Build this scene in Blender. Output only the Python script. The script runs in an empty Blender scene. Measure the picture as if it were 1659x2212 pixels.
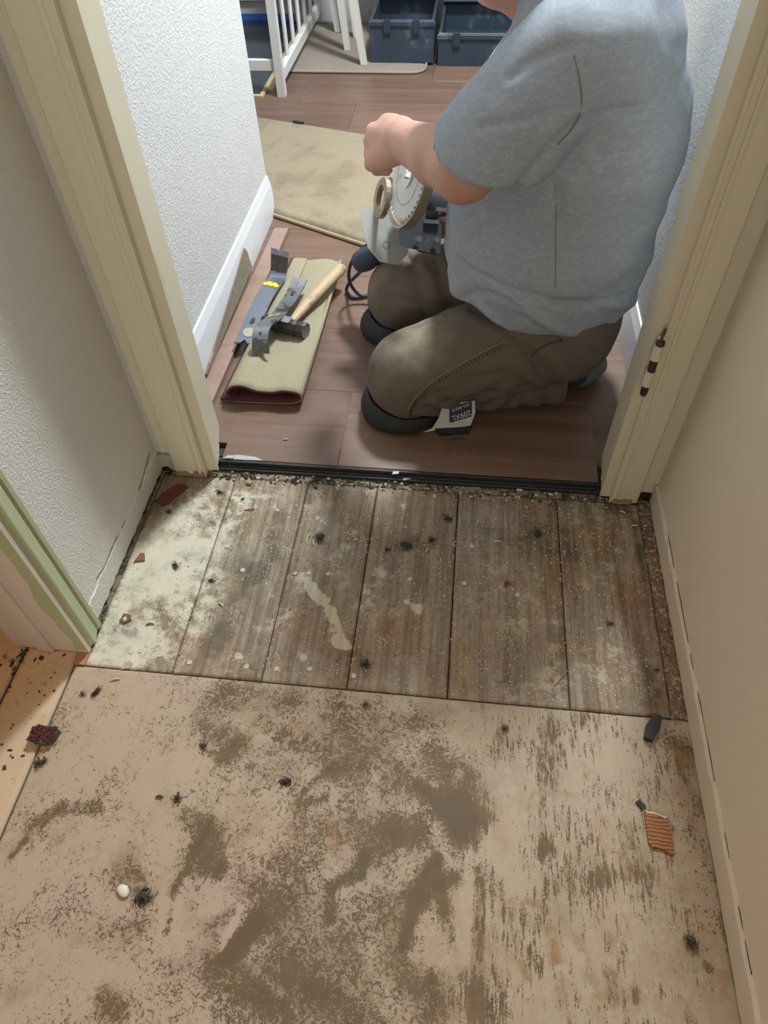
import bpy, bmesh, math, random
import numpy as np
from mathutils import Vector, Matrix
SC = bpy.context.scene
COL = SC.collection

# ------------------------------------------------------------------ camera
F_PX, PITCH, YAW, ROLL, CAM_H = 1507.91, 0.8756706, -0.1389888, -0.0395405, 1.10
cp, sp, cy, sy = math.cos(PITCH), math.sin(PITCH), math.cos(YAW), math.sin(YAW)
FW = np.array([sy*cp, cy*cp, -sp]); _r = np.array([cy, -sy, 0.0]); _u = np.cross(_r, FW)
CR, CU = math.cos(ROLL)*_r + math.sin(ROLL)*_u, -math.sin(ROLL)*_r + math.cos(ROLL)*_u
CP = np.array([0, 0, CAM_H])
cam = bpy.data.cameras.new('camera'); camo = bpy.data.objects.new('camera', cam); COL.objects.link(camo)
cam.sensor_fit = 'VERTICAL'; cam.sensor_height = 32.0; cam.lens = 32.0*F_PX/2212
cam.clip_start = 0.02
camo.matrix_world = Matrix(((CR[0], CU[0], -FW[0], 0), (CR[1], CU[1], -FW[1], 0), (CR[2], CU[2], -FW[2], CAM_H), (0, 0, 0, 1)))
SC.camera = camo

# ------------------------------------------------------------------ world and lamps
SC.view_settings.view_transform = 'Standard'; SC.view_settings.look = 'None'
SC.view_settings.gamma = 1; SC.view_settings.use_curve_mapping = False
SC.view_settings.exposure = 0.0
W = bpy.data.worlds.new('world'); SC.world = W; W.use_nodes = True
W.node_tree.nodes['Background'].inputs[0].default_value = (1.0, 0.86, 0.70, 1)
W.node_tree.nodes['Background'].inputs[1].default_value = 0.03


def area(name, loc, target, size, energy, color, shape='DISK'):
    l = bpy.data.lights.new(name, 'AREA'); l.shape = shape; l.size = size; l.energy = energy; l.color = color
    o = bpy.data.objects.new(name, l); COL.objects.link(o); o.location = loc
    d = Vector(target)-Vector(loc); o.rotation_euler = d.to_track_quat('-Z', 'Y').to_euler()
    return o


area('room_lamp', (0.24, 2.50, 2.30), (0.1, 1.8, 0), 0.30, 90, (0.88, 0.96, 1.0))
area('hall_fill', (-0.38, -1.85, 1.30), (0.1, 1.1, 0.75), 0.5, 14.0, (1.0, 0.93, 0.82))  # unseen fill light added behind the camera to brighten casings, shirt and right wall
area('side_room_lamp', (-1.75, 0.15, 1.5), (-0.9, 0.35, 0), 0.25, 6.5, (1.0, 0.50, 0.20))


# ------------------------------------------------------------------ helpers
def ray(x, y): return FW + CR*(x-830)/F_PX - CU*(y-1106)/F_PX
def at(x, y, z=0.0):                       # photograph pixel -> point on the height z
    d = ray(x, y); return CP + d*(z-CAM_H)/d[2]
def aty(x, y, Y):
    d = ray(x, y); return CP + d*Y/d[1]


def wloc(o):
    v = np.zeros(3)
    while o is not None:
        v = v + np.array(o.location); o = o.parent
    return v


def tag(o, label, cat, group=None, kind=None):
    o['label'] = label; o['category'] = cat
    if group: o['group'] = group
    if kind: o['kind'] = kind
    return o


def empty(name, loc, label=None, cat=None, group=None):
    o = bpy.data.objects.new(name, None); COL.objects.link(o); o.location = loc; o.empty_display_size = 0.05
    if label: tag(o, label, cat, group)
    return o


def mesh(name, V, Fc, mat, parent=None, smooth=False, base=None, attrs=None):
    V = np.asarray(V, float)
    if parent is not None: org = np.zeros(3); V = V - wloc(parent)
    else:
        org = np.array(base, float) if base is not None else np.array([(V[:, 0].min()+V[:, 0].max())/2, (V[:, 1].min()+V[:, 1].max())/2, V[:, 2].min()])
        V = V - org
    me = bpy.data.meshes.new(name); me.from_pydata(V.tolist(), [], [list(map(int, f)) for f in Fc]); me.update()
    if mat is not None:
        for m in (mat if isinstance(mat, (list, tuple)) else [mat]): me.materials.append(m)
    if smooth: me.polygons.foreach_set('use_smooth', [True]*len(me.polygons))
    if attrs:
        for k, a in attrs.items():
            at_ = me.attributes.new(k, 'FLOAT', 'POINT'); at_.data.foreach_set('value', np.asarray(a, np.float32))
    o = bpy.data.objects.new(name, me); COL.objects.link(o); o.location = org
    if parent is not None: o.parent = parent
    return o


class MB:
    """collects shapes into one vertex / face list"""
    def __init__(s): s.V = []; s.F = []; s.n = 0
    def add(s, V, F):
        s.V.extend([tuple(map(float, v)) for v in V]); s.F.extend([[i+s.n for i in f] for f in F]); s.n = len(s.V); return s
    def box(s, x0, x1, y0, y1, z0, z1, ch=0.0):
        if ch <= 0:
            V = [(x, y, z) for z in (z0, z1) for y in (y0, y1) for x in (x0, x1)]
            return s.add(V, [(0, 2, 3, 1), (4, 5, 7, 6), (0, 1, 5, 4), (2, 6, 7, 3), (0, 4, 6, 2), (1, 3, 7, 5)])
        c = ch
        V = [(x0, y0, z0), (x1, y0, z0), (x1, y1, z0), (x0, y1, z0), (x0, y0, z1-c), (x1, y0, z1-c), (x1, y1, z1-c), (x0, y1, z1-c),
             (x0+c, y0+c, z1), (x1-c, y0+c, z1), (x1-c, y1-c, z1), (x0+c, y1-c, z1)]
        return s.add(V, [(3, 2, 1, 0), (0, 1, 5, 4), (1, 2, 6, 5), (2, 3, 7, 6), (3, 0, 4, 7), (4, 5, 9, 8), (5, 6, 10, 9), (6, 7, 11, 10), (7, 4, 8, 11), (8, 9, 10, 11)])
    def prism(s, poly, frame, h0, h1):
        """2-D outline extruded along frame's third axis; frame = (origin, a, b, c)"""
        o, a, b, c = [np.array(q, float) for q in frame]; n = len(poly)
        A = [o+a*p[0]+b*p[1]+c*h0 for p in poly]; B = [o+a*p[0]+b*p[1]+c*h1 for p in poly]
        return s.add(A+B, [list(range(n))[::-1], [n+i for i in range(n)]]+[(i, (i+1) % n, n+(i+1) % n, n+i) for i in range(n)])
    def ring(s, outer, inner, frame, h0, h1):
        """plate with a hole: outer / inner outlines with equal counts"""
        o, a, b, c = [np.array(q, float) for q in frame]; n = len(outer); P = lambda p, h: o+a*p[0]+b*p[1]+c*h
        V = [P(p, h0) for p in outer]+[P(p, h0) for p in inner]+[P(p, h1) for p in outer]+[P(p, h1) for p in inner]
        Fc = []
        for i in range(n):
            j = (i+1) % n
            Fc += [(i, n+i, n+j, j), (2*n+i, 2*n+j, 3*n+j, 3*n+i), (i, j, 2*n+j, 2*n+i), (n+i, 3*n+i, 3*n+j, n+j)]
        return s.add(V, Fc)
    def tube(s, path, r, n=12, cap=True, flat=None):
        P = [np.array(p, float) for p in path]; m = len(P); R = r if hasattr(r, '__len__') else [r]*m
        up = np.array([0, 0, 1.0]); V = []; Fc = []; prev = None
        for i in range(m):
            t = P[min(i+1, m-1)]-P[max(i-1, 0)]; t = t/(np.linalg.norm(t)+1e-9)
            if prev is None:
                a = np.cross(t, up)
                if np.linalg.norm(a) < 1e-3: a = np.cross(t, [1, 0, 0])
            else: a = prev - t*(prev@t)
            a = a/np.linalg.norm(a); prev = a; b = np.cross(t, a)
            for k in range(n):
                th = 2*math.pi*k/n; V.append(P[i]+(a*math.cos(th)+b*math.sin(th)*(flat or 1))*R[i])
        for i in range(m-1):
            for k in range(n): Fc.append((i*n+k, i*n+(k+1) % n, (i+1)*n+(k+1) % n, (i+1)*n+k))
        if cap: Fc += [list(range(n))[::-1], [(m-1)*n+k for k in range(n)]]
        return s.add(V, Fc)
    def ribbon(s, path, w, t, vdir=None, notch0=0, notch1=0, cols=(-1, -.35, 0, .35, 1)):
        """flat bar swept along a path, both ends may carry a V notch"""
        P = [np.array(p, float) for p in path]; m = len(P); nc = len(cols); top = []; bot = []
        Wd = w if hasattr(w, '__len__') else [w]*m
        S_ = np.concatenate([[0], np.cumsum([np.linalg.norm(P[i+1]-P[i]) for i in range(m-1)])]); Lp = lambda q: np.array([np.interp(q, S_, [p[k] for p in P]) for k in range(3)])
        for i in range(m):
            tg = P[min(i+1, m-1)]-P[max(i-1, 0)]; tg /= np.linalg.norm(tg)
            vd = np.array(vdir, float); vd = vd-tg*(vd@tg); vd /= np.linalg.norm(vd); nn = np.cross(vd, tg)
            for c in cols:
                q = P[i]+vd*c*Wd[i]/2
                if abs(c) < .1: q = Lp(min(max(S_[i], notch0), S_[-1]-notch1))
                top.append(q+nn*t/2); bot.append(q-nn*t/2)
        N_ = m*nc; Fc = []
        for i in range(m-1):
            for k in range(nc-1):
                a, b, c, d = i*nc+k, i*nc+k+1, (i+1)*nc+k+1, (i+1)*nc+k
                Fc += [(a, d, c, b), (N_+a, N_+b, N_+c, N_+d)]
            Fc += [(i*nc, N_+i*nc, N_+(i+1)*nc, (i+1)*nc), (i*nc+nc-1, (i+1)*nc+nc-1, N_+(i+1)*nc+nc-1, N_+i*nc+nc-1)]
        for k in range(nc-1):
            Fc += [(k, k+1, N_+k+1, N_+k), ((m-1)*nc+k, N_+(m-1)*nc+k, N_+(m-1)*nc+k+1, (m-1)*nc+k+1)]
        return s.add(top+bot, Fc)
    def obj(s, name, mat, parent=None, smooth=False, base=None): return mesh(name, s.V, s.F, mat, parent, smooth, base)


def spline(pts, n=8):
    P = [np.array(p, float) for p in pts]; P = [2*P[0]-P[1]]+P+[2*P[-1]-P[-2]]; out = []
    for i in range(1, len(P)-2):
        for k in range(n):
            t = k/n; a, b, c, d = P[i-1:i+3]
            out.append(.5*((2*b)+(c-a)*t+(2*a-5*b+4*c-d)*t*t+(3*b-a-3*c+d)*t**3))
    out.append(P[-2]); return out


def circ(r, n=24, cx=0, cy_=0, a0=0): return [(cx+r*math.cos(a0+2*math.pi*i/n), cy_+r*math.sin(a0+2*math.pi*i/n)) for i in range(n)]


def smooth_angle(o, deg=40):
    me = o.data; me.polygons.foreach_set('use_smooth', [True]*len(me.polygons))
    bm = bmesh.new(); bm.from_mesh(me); bmesh.ops.recalc_face_normals(bm, faces=bm.faces)
    for e in bm.edges:
        if len(e.link_faces) == 2 and e.calc_face_angle(0) > math.radians(deg): e.smooth = False
    bm.to_mesh(me); bm.free(); return o


_rs = np.random.RandomState(7); _LAT = _rs.rand(64, 64, 64)
def vnoise(P, scale):
    Q = np.asarray(P)*scale; I = np.floor(Q).astype(int); f = Q-I; f = f*f*(3-2*f); I &= 63; J = (I+1) & 63
    g = lambda a, b, c: _LAT[a, b, c]
    x0, y0, z0 = I.T; x1, y1, z1 = J.T; fx, fy, fz = f.T
    a = g(x0, y0, z0)*(1-fx)+g(x1, y0, z0)*fx; b = g(x0, y1, z0)*(1-fx)+g(x1, y1, z0)*fx
    c = g(x0, y0, z1)*(1-fx)+g(x1, y0, z1)*fx; d = g(x0, y1, z1)*(1-fx)+g(x1, y1, z1)*fx
    return (a*(1-fy)+b*fy)*(1-fz)+(c*(1-fy)+d*fy)*fz-.5


# signed distance shapes and a surface-nets mesher for soft, continuous bodies
def smin(a, b, k):
    h = np.clip(.5+.5*(b-a)/k, 0, 1); return b*(1-h)+a*h-k*h*(1-h)
def smax(a, b, k): return -smin(-a, -b, k)
def rc(P, a, b, ra, rb):
    a = np.array(a, float); b = np.array(b, float); ab = b-a; pa = P-a
    t = np.clip(pa@ab/(ab@ab), 0, 1); return np.sqrt(((pa-t[:, None]*ab)**2).sum(1))-(ra+(rb-ra)*t)
def sph(P, c, r): return np.sqrt(((P-np.array(c))**2).sum(1))-r
def ell(P, c, r, M=None):
    q = P-np.array(c)
    if M is not None: q = q@np.array(M).T
    r = np.array(r); k0 = np.sqrt(((q/r)**2).sum(1)); k1 = np.sqrt(((q/r**2)**2).sum(1))+1e-9
    return k0*(k0-1)/k1


def surfnet(fn, lo, hi, h):
    lo = np.array(lo, float); n = np.ceil((np.array(hi)-lo)/h).astype(int)+1
    ax = [lo[i]+h*np.arange(n[i]) for i in range(3)]
    G = np.stack(np.meshgrid(*ax, indexing='ij'), -1).reshape(-1, 3)
    Vv = fn(G).reshape(n)
    S = Vv < 0; nx, ny, nz = n-1
    cs = sum(S[i:i+nx, j:j+ny, k:k+nz].astype(int) for i in (0, 1) for j in (0, 1) for k in (0, 1))
    act = (cs > 0) & (cs < 8); idx = -np.ones(act.shape, int); I = np.argwhere(act); idx[act] = np.arange(len(I))
    acc = np.zeros((len(I), 3)); cnt = np.zeros(len(I))
    for ax_ in range(3):
        o1, o2 = [a for a in range(3) if a != ax_]
        for u in (0, 1):
            for v in (0, 1):
                c0 = np.zeros(3, int); c0[o1] = u; c0[o2] = v; c1 = c0.copy(); c1[ax_] = 1
                A = Vv[tuple((I+c0).T)]; B = Vv[tuple((I+c1).T)]; m = (A < 0) != (B < 0)
                t = np.where(m, A/(np.where(m, A-B, 1)), 0)
                p = np.tile(c0.astype(float), (len(I), 1)); p[:, ax_] = t
                acc += p*m[:, None]; cnt += m
    Vt = lo+h*(I+acc/cnt[:, None])
    Fc = []
    for ax_ in range(3):
        o1, o2 = [(1, 2), (2, 0), (0, 1)][ax_]
        sl0 = [slice(None)]*3; sl1 = [slice(None)]*3; sl0[ax_] = slice(0, -1); sl1[ax_] = slice(1, None)
        D = S[tuple(sl0)] != S[tuple(sl1)]; E_ = np.argwhere(D)
        ok = (E_[:, o1] > 0) & (E_[:, o2] > 0) & (E_[:, o1] < idx.shape[o1]) & (E_[:, o2] < idx.shape[o2]); E_ = E_[ok]
        q = []
        for du, dv in ((-1, -1), (0, -1), (0, 0), (-1, 0)):
            e = E_.copy(); e[:, o1] += du; e[:, o2] += dv; q.append(idx[tuple(e.T)])
        q = np.stack(q, 1); fl = ~S[tuple(E_.T)]; q[fl] = q[fl][:, ::-1]; Fc.append(q)
    return Vt, np.concatenate(Fc)


# ------------------------------------------------------------------ materials
class G_:
    def __init__(s, name):
        s.m = bpy.data.materials.new(name); s.m.use_nodes = True; s.t = s.m.node_tree; s.b = s.t.nodes['Principled BSDF']
        s.tc = s.t.nodes.new('ShaderNodeTexCoord').outputs['Object']
    def link(s, src, dst):
        if hasattr(src, 'is_linked'): s.t.links.new(src, dst)
        else: dst.default_value = src if not (isinstance(src, tuple) and len(src) == 3 and dst.type == 'RGBA') else (*src, 1)
    def map(s, scale, co=None, rot=(0, 0, 0)):
        n = s.t.nodes.new('ShaderNodeMapping'); s.t.links.new(co or s.tc, n.inputs[0]); n.inputs['Scale'].default_value = scale; n.inputs['Rotation'].default_value = rot
        return n.outputs[0]
    def noise(s, scale, detail=3, rough=.55, co=None, dist=0):
        n = s.t.nodes.new('ShaderNodeTexNoise'); s.t.links.new(co or s.tc, n.inputs['Vector'])
        n.inputs['Scale'].default_value = scale; n.inputs['Detail'].default_value = detail; n.inputs['Roughness'].default_value = rough; n.inputs['Distortion'].default_value = dist
        return n.outputs[0]
    def vor(s, scale, co=None, feat='F1', out='Distance'):
        n = s.t.nodes.new('ShaderNodeTexVoronoi'); n.feature = feat; s.t.links.new(co or s.tc, n.inputs['Vector']); n.inputs['Scale'].default_value = scale; return n.outputs[out]
    def wave(s, scale, dist=0, axis='X', co=None, detail=2, dscale=1):
        n = s.t.nodes.new('ShaderNodeTexWave'); n.bands_direction = axis; s.t.links.new(co or s.tc, n.inputs['Vector'])
        n.inputs['Scale'].default_value = scale; n.inputs['Distortion'].default_value = dist; n.inputs['Detail'].default_value = detail; n.inputs['Detail Scale'].default_value = dscale; return n.outputs['Fac']
    def attr(s, name):
        n = s.t.nodes.new('ShaderNodeAttribute'); n.attribute_name = name; return n.outputs['Fac']
    def rnd(s): return s.t.nodes.new('ShaderNodeObjectInfo').outputs['Random']
    def math(s, op, a, b=0.0, clamp=False):
        n = s.t.nodes.new('ShaderNodeMath'); n.operation = op; n.use_clamp = clamp; s.link(a, n.inputs[0]); s.link(b, n.inputs[1]); return n.outputs[0]
    def step(s, x, lo, hi, to0=0.0, to1=1.0):
        n = s.t.nodes.new('ShaderNodeMapRange'); n.interpolation_type = 'SMOOTHSTEP'; s.link(x, n.inputs[0])
        for i, v in zip((1, 2, 3, 4), (lo, hi, to0, to1)): n.inputs[i].default_value = v
        return n.outputs[0]
    def mix(s, fac, a, b, mode='MIX'):
        n = s.t.nodes.new('ShaderNodeMix'); n.data_type = 'RGBA'; n.blend_type = mode
        s.link(fac, n.inputs[0]); s.link(a, n.inputs[6]); s.link(b, n.inputs[7]); return n.outputs[2]
    def bump(s, h, strength, dist=.002, nrm=None):
        n = s.t.nodes.new('ShaderNodeBump'); s.link(h, n.inputs['Height']); n.inputs['Strength'].default_value = strength; n.inputs['Distance'].default_value = dist
        if nrm is not None: s.t.links.new(nrm, n.inputs['Normal'])
        return n.outputs[0]
    def out(s, col, rough=.6, nrm=None, metal=0.0, spec=.5):
        s.link(col, s.b.inputs['Base Color']); s.link(rough, s.b.inputs['Roughness']); s.b.inputs['Metallic'].default_value = metal
        s.b.inputs['Specular IOR Level'].default_value = spec
        if nrm is not None: s.t.links.new(nrm, s.b.inputs['Normal'])
        return s.m


def mul(c, f): return tuple(min(1, x*f) for x in c)
def pbr(name, col, rough=.6, var=.12, scale=12, bump=.15, bscale=80, bdist=.001, metal=0.0, spec=.5, dirt=None, dscale=9, dlo=.56, stretch=None):
    g = G_(name); co = g.map(stretch) if stretch else None
    c = g.mix(g.noise(scale, 4, co=co), mul(col, 1-var), mul(col, 1+var))
    if dirt: c = g.mix(g.step(g.noise(dscale, 6, .65, co=co), dlo, dlo+.1), c, dirt)
    return g.out(c, rough, g.bump(g.noise(bscale, 4, co=co), bump, bdist) if bump else None, metal, spec)


def wall_mat(name, col, tex=.6, patches=None):
    g = G_(name); n1 = g.noise(210, 3, .6); n2 = g.noise(520, 2, .5); n3 = g.noise(7, 3)
    c = g.mix(n3, mul(col, .95), mul(col, 1.03))
    if patches: c = g.mix(g.step(g.noise(9, 6, .7), .60, .68), c, patches)
    h = g.math('ADD', g.step(n1, .42, .62), g.math('MULTIPLY', n2, .35))
    return g.out(c, .75, g.bump(h, tex, .0022), spec=.3)


M_wall_white = wall_mat('white_textured_wall', (.68, .68, .67), .5)
M_wall_hall = wall_mat('hall_wall_left', (.74, .73, .69), .45, (.70, .67, .56))
M_wall_right = wall_mat('hall_wall_right', (.66, .60, .49), .12)
M_wall_grey = pbr('grey_wall', (.56, .55, .55), .8, .05)
M_ceil = pbr('ceiling_white', (.8, .8, .78), .9, .03)
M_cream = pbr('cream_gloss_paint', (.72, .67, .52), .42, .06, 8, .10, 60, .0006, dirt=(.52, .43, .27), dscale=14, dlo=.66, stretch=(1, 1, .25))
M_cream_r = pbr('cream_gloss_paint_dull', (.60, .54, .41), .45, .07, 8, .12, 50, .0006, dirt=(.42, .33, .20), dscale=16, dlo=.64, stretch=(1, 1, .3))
M_green = pbr('pale_green_paint', (.43, .47, .29), .5, .07, 10, .2, 45, .0006, dirt=(.34, .36, .22), dscale=8, dlo=.62, stretch=(1, 1, .15))
M_pinkwhite = pbr('pinkish_white_primer', (.66, .57, .50), .65, .05, 14, .1)
M_bbwhite = pbr('white_satin_trim', (.74, .76, .79), .3, .02, 5, 0)
M_rawwood = pbr('raw_wood', (.36, .20, .11), .8, .2, 40, .4, 90)
M_black = pbr('black_rubber', (.018, .020, .021), .5, .3, 60, .2, 150, dirt=(.06, .06, .055), dscale=60, dlo=.60)
M_dark = pbr('dark_gap_dirt', (.055, .042, .030), .95, .5, 90, .8, 200)
M_debris = pbr('dark_fuzz', (.045, .040, .032), .95, .6, 150, .4, 400, dirt=(.20, .17, .10), dscale=240, dlo=.58)
M_crumb = pbr('pale_crumbs', (.58, .52, .40), .9, .25, 200, 0)
M_gravel = pbr('brown_gravel', (.20, .135, .09), .95, .5, 120, .5, 200, dirt=(.46, .38, .28), dscale=110, dlo=.52)
M_red = pbr('burgundy_pile', (.095, .022, .026), .95, .5, 300, .9, 500, .002)
M_felt = pbr('dark_felt_side', (.09, .085, .06), .95, .5, 300, .6, 400)


def floor_sheet_mat():
    g = G_('worn_painted_sheet'); w = g.attr('wear_shade'); tn = g.attr('tan'); st = g.attr('streak')
    swirl = g.noise(80, 8, .80, dist=1.6); fine = g.noise(420, 4, .7, dist=.6); strk = g.noise(230, 5, .7, co=g.map((1, .16, 1)))
    sp_ = g.mix(st, swirl, strk)
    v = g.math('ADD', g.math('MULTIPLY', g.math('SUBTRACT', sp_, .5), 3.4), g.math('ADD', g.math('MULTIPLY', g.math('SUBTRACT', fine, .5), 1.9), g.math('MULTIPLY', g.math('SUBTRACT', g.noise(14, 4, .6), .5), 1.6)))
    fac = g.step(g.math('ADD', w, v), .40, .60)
    cream = g.mix(g.noise(6, 4), (.375, .30, .21), (.46, .375, .275)); cream = g.mix(g.step(g.noise(3.5, 2), .45, .7), cream, (.43, .335, .26))
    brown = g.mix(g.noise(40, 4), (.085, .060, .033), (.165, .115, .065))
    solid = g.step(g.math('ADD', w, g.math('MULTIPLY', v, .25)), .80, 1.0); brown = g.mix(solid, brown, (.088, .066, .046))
    c = g.mix(fac, cream, brown)
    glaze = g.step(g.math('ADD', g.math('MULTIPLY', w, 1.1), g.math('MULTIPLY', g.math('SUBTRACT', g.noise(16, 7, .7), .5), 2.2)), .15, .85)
    c = g.mix(g.math('MULTIPLY', glaze, .42), c, (.175, .115, .060))  # brown stain glaze that also puts shade into the sheet colour
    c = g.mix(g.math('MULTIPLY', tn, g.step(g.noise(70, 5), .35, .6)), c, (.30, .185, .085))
    c = g.mix(g.step(g.vor(55, co=g.map((1, 1, 1), rot=(0, 0, .4))), .035, .02), c, (.12, .075, .035))
    return g.out(c, .62, g.bump(g.math('ADD', fac, g.math('MULTIPLY', fine, .5)), .35, .0012), spec=.35)


def plank_mat():
    g = G_('old_subfloor_board'); pale = g.attr('pale'); dirt = g.attr('dirt'); paint = g.attr('paint')
    gr = g.step(g.noise(75, 6, .68, co=g.map((1, .06, 1)), dist=.5), .33, .67); n1 = g.step(g.noise(30, 6, .7), .28, .72); fine = g.noise(420, 4, .7)
    wood = g.mix(gr, (.165, .112, .070), (.345, .258, .175)); wood = g.mix(g.step(g.noise(9, 3), .4, .65), wood, g.mix(gr, (.19, .145, .112), (.36, .295, .235)))
    wood = g.mix(g.math('MULTIPLY', g.step(g.noise(11, 5, .65, co=g.map((1, .5, 1))), .50, .66), .55), wood, g.mix(gr, (.17, .095, .042), (.30, .19, .095)))
    wood = g.mix(g.math('MULTIPLY', g.step(g.noise(85, 5, .7, dist=.8), .50, .66), .45), wood, (.085, .066, .042))
    powder = g.mix(n1, (.50, .46, .36), (.66, .62, .49))
    pf = g.step(g.math('ADD', pale, g.math('ADD', g.math('MULTIPLY', g.math('SUBTRACT', n1, .5), 1.1), g.math('MULTIPLY', g.math('SUBTRACT', fine, .5), 1.6))), .30, 1.05)
    c = g.mix(pf, wood, powder)
    df = g.step(g.math('ADD', dirt, g.math('MULTIPLY', g.math('SUBTRACT', n1, .5), 1.0)), .25, .95)
    c = g.mix(g.math('MULTIPLY', df, .85), c, g.mix(gr, (.060, .052, .028), (.135, .115, .07)))
    ptf = g.step(g.math('ADD', paint, g.math('MULTIPLY', g.math('SUBTRACT', g.noise(38, 8, .8), .5), 2.6)), .50, .58)
    c = g.mix(ptf, c, g.mix(gr, (.46, .40, .29), (.60, .55, .42)))
    fl = g.step(g.vor(230, co=g.map((1, .6, 1))), .26, .16); fl = g.math('MULTIPLY', fl, g.step(g.noise(17, 5, .65), .46, .60))
    fl2 = g.math('MULTIPLY', g.step(g.vor(420), .2, .1), g.step(g.noise(13, 4, .6), .46, .6))
    c = g.mix(g.math('MAXIMUM', fl, fl2), c, (.62, .57, .48))
    return g.out(c, .6, g.bump(g.math('ADD', g.math('MULTIPLY', gr, .6), g.math('ADD', fl, ptf)), .4, .0012), spec=.35)


def laminate_mat(name, c0, c1, rough=.33):
    g = G_(name); r = g.rnd()
    n = g.t.nodes.new('ShaderNodeVectorMath'); n.operation = 'ADD'; g.t.links.new(g.tc, n.inputs[0])
    cb = g.t.nodes.new('ShaderNodeCombineXYZ'); g.t.links.new(g.math('MULTIPLY', r, 37.0), cb.inputs[1]); g.t.links.new(cb.outputs[0], n.inputs[1])
    gr = g.noise(26, 6, .62, co=g.map((.07, 1, 1), n.outputs[0]), dist=.7); g2 = g.noise(170, 3, .6, co=g.map((.05, 1, 1), n.outputs[0]))
    c = g.mix(g.step(gr, .3, .7), c0, c1); c = g.mix(g.math('MULTIPLY', g2, .45), c, mul(c1, 1.25))
    c = g.mix(1.0, c, g.mix(r, (.86, .86, .88), (1.12, 1.10, 1.08)), 'MULTIPLY')
    knot = g.step(g.vor(5.5, co=g.map((.6, 1, 1), n.outputs[0])), .10, .03); c = g.mix(g.math('MULTIPLY', knot, .5), c, mul(c0, .6))
    return g.out(c, g.step(g2, .2, .8, rough, rough+.12), g.bump(g2, .12, .0004), spec=.5)


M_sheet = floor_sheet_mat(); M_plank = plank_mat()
M_lam = laminate_mat('brown_laminate', (.112, .064, .044), (.188, .113, .080))
M_lam2 = laminate_mat('laminate_offcut', (.24, .150, .115), (.31, .205, .165), .4)
M_plank_side = pbr('side_room_board', (.52, .40, .27), .7, .12, 30, .3, 120, dirt=(.16, .10, .06), dscale=26, dlo=.60)
M_rough_edge = pbr('rough_edge_board', (.24, .20, .13), .9, .35, 60, .6, 120, dirt=(.07, .055, .04), dscale=40, dlo=.52)

# ------------------------------------------------------------------ setting: walls and ceilings
def struct(o): o['kind'] = 'structure'; return o
XL, XR, YD = -0.624, 0.418, 0.99
LAM = 0.020
CEIL = 2.42
struct(MB().box(XL-.115, XL, .60, YD+.02, .010, CEIL).obj('wall_left', M_wall_hall))
struct(MB().box(XL-.115, XL, -2.2, -.27, 0, CEIL).obj('wall_left_near', M_wall_hall))
struct(MB().box(XL-.115, XL, -.27, .60, 2.06, CEIL).obj('wall_left_header', M_wall_hall))
struct(MB().box(XR, XR+.12, -2.2, YD+.02, 0, CEIL).obj('wall_right', M_wall_right))
struct(MB().box(XL, -.515, YD, 1.055, .05, CEIL).obj('wall_back_left', M_wall_grey))
struct(MB().box(.335, XR, YD, 1.055, .03, CEIL).obj('wall_back_right', M_wall_right))
struct(MB().box(-.515, .335, YD, 1.055, 2.06, CEIL).obj('wall_back_header', M_wall_white))
struct(MB().box(-.74, -.612, 1.012, 2.085, 0, CEIL).obj('wall_room_left', M_wall_white))
struct(MB().box(XR-.003, XR+.117, 1.012, 3.98, 0, CEIL).obj('wall_room_right', M_wall_white))
struct(MB().box(-2.3, XR+.117, 3.972, 4.09, 0, CEIL).obj('wall_room_back', M_wall_grey))
struct(MB().box(-2.42, -2.3, 1.0, 4.09, 0, CEIL).obj('wall_room_far_left', M_wall_grey))
struct(MB().box(-2.42, -.74, .93, 1.012, 0, CEIL).obj('wall_room_front', M_wall_white))
struct(MB().box(-2.42, XR+.12, -2.2, 4.09, CEIL, CEIL+.1).obj('ceiling', M_ceil))


def ragged(n, a, b, seed):
    R = random.Random(seed); return [R.uniform(a, b) for _ in range(n)]
# thin painted-over scars of the removed baseboards, torn lower edge
def scar(name, y0, y1, x, t, z1, seed, m, lo=(.002, .007), n=40):
    ys = np.linspace(y0, y1, n); zb = ragged(n, *lo, seed); zt = [z1+v for v in ragged(n, -.003, .003, seed+1)]; V = []; Fc = []
    for y, b, t_ in zip(ys, zb, zt): V += [(x, y, b), (x+t, y, b), (x+t, y, t_), (x, y, t_+.002)]
    for i in range(n-1):
        a = i*4; b = a+4; Fc += [(a+k, b+k, b+(k+1) % 4, a+(k+1) % 4) for k in range(4)]
    Fc += [(0, 1, 2, 3), (n*4-1, n*4-2, n*4-3, n*4-4)]
    return struct(mesh(name, V, Fc, m))
scar('baseboard_left', .600, .988, XL-.001, .0035, .052, 3, M_wall_hall)
scar('baseboard_right', -.6, .985, XR+.001, -.007, .048, 5, pbr('right_base_paint', (.62, .55, .45), .6, .06, 10, .1), lo=(.001, .004), n=70)
# crumbled plaster in the left corner beside the casing
mesh('plaster', *(lambda m: (m.V, m.F))(MB().prism([(-.055, .045), (-.03, .052), (0, .040), (.012, .030), (-.004, .012), (-.022, .004), (-.035, .016), (-.05, .012)], ((-.572, YD-.004, 0), (1, 0, 0), (0, 0, 1), (0, 1, 0)), -.004, .01)),
     pbr('crumbled_plaster', (.42, .40, .34), .95, .3, 60, .8, 120, .003), parent=None)['kind'] = 'structure'
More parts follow.
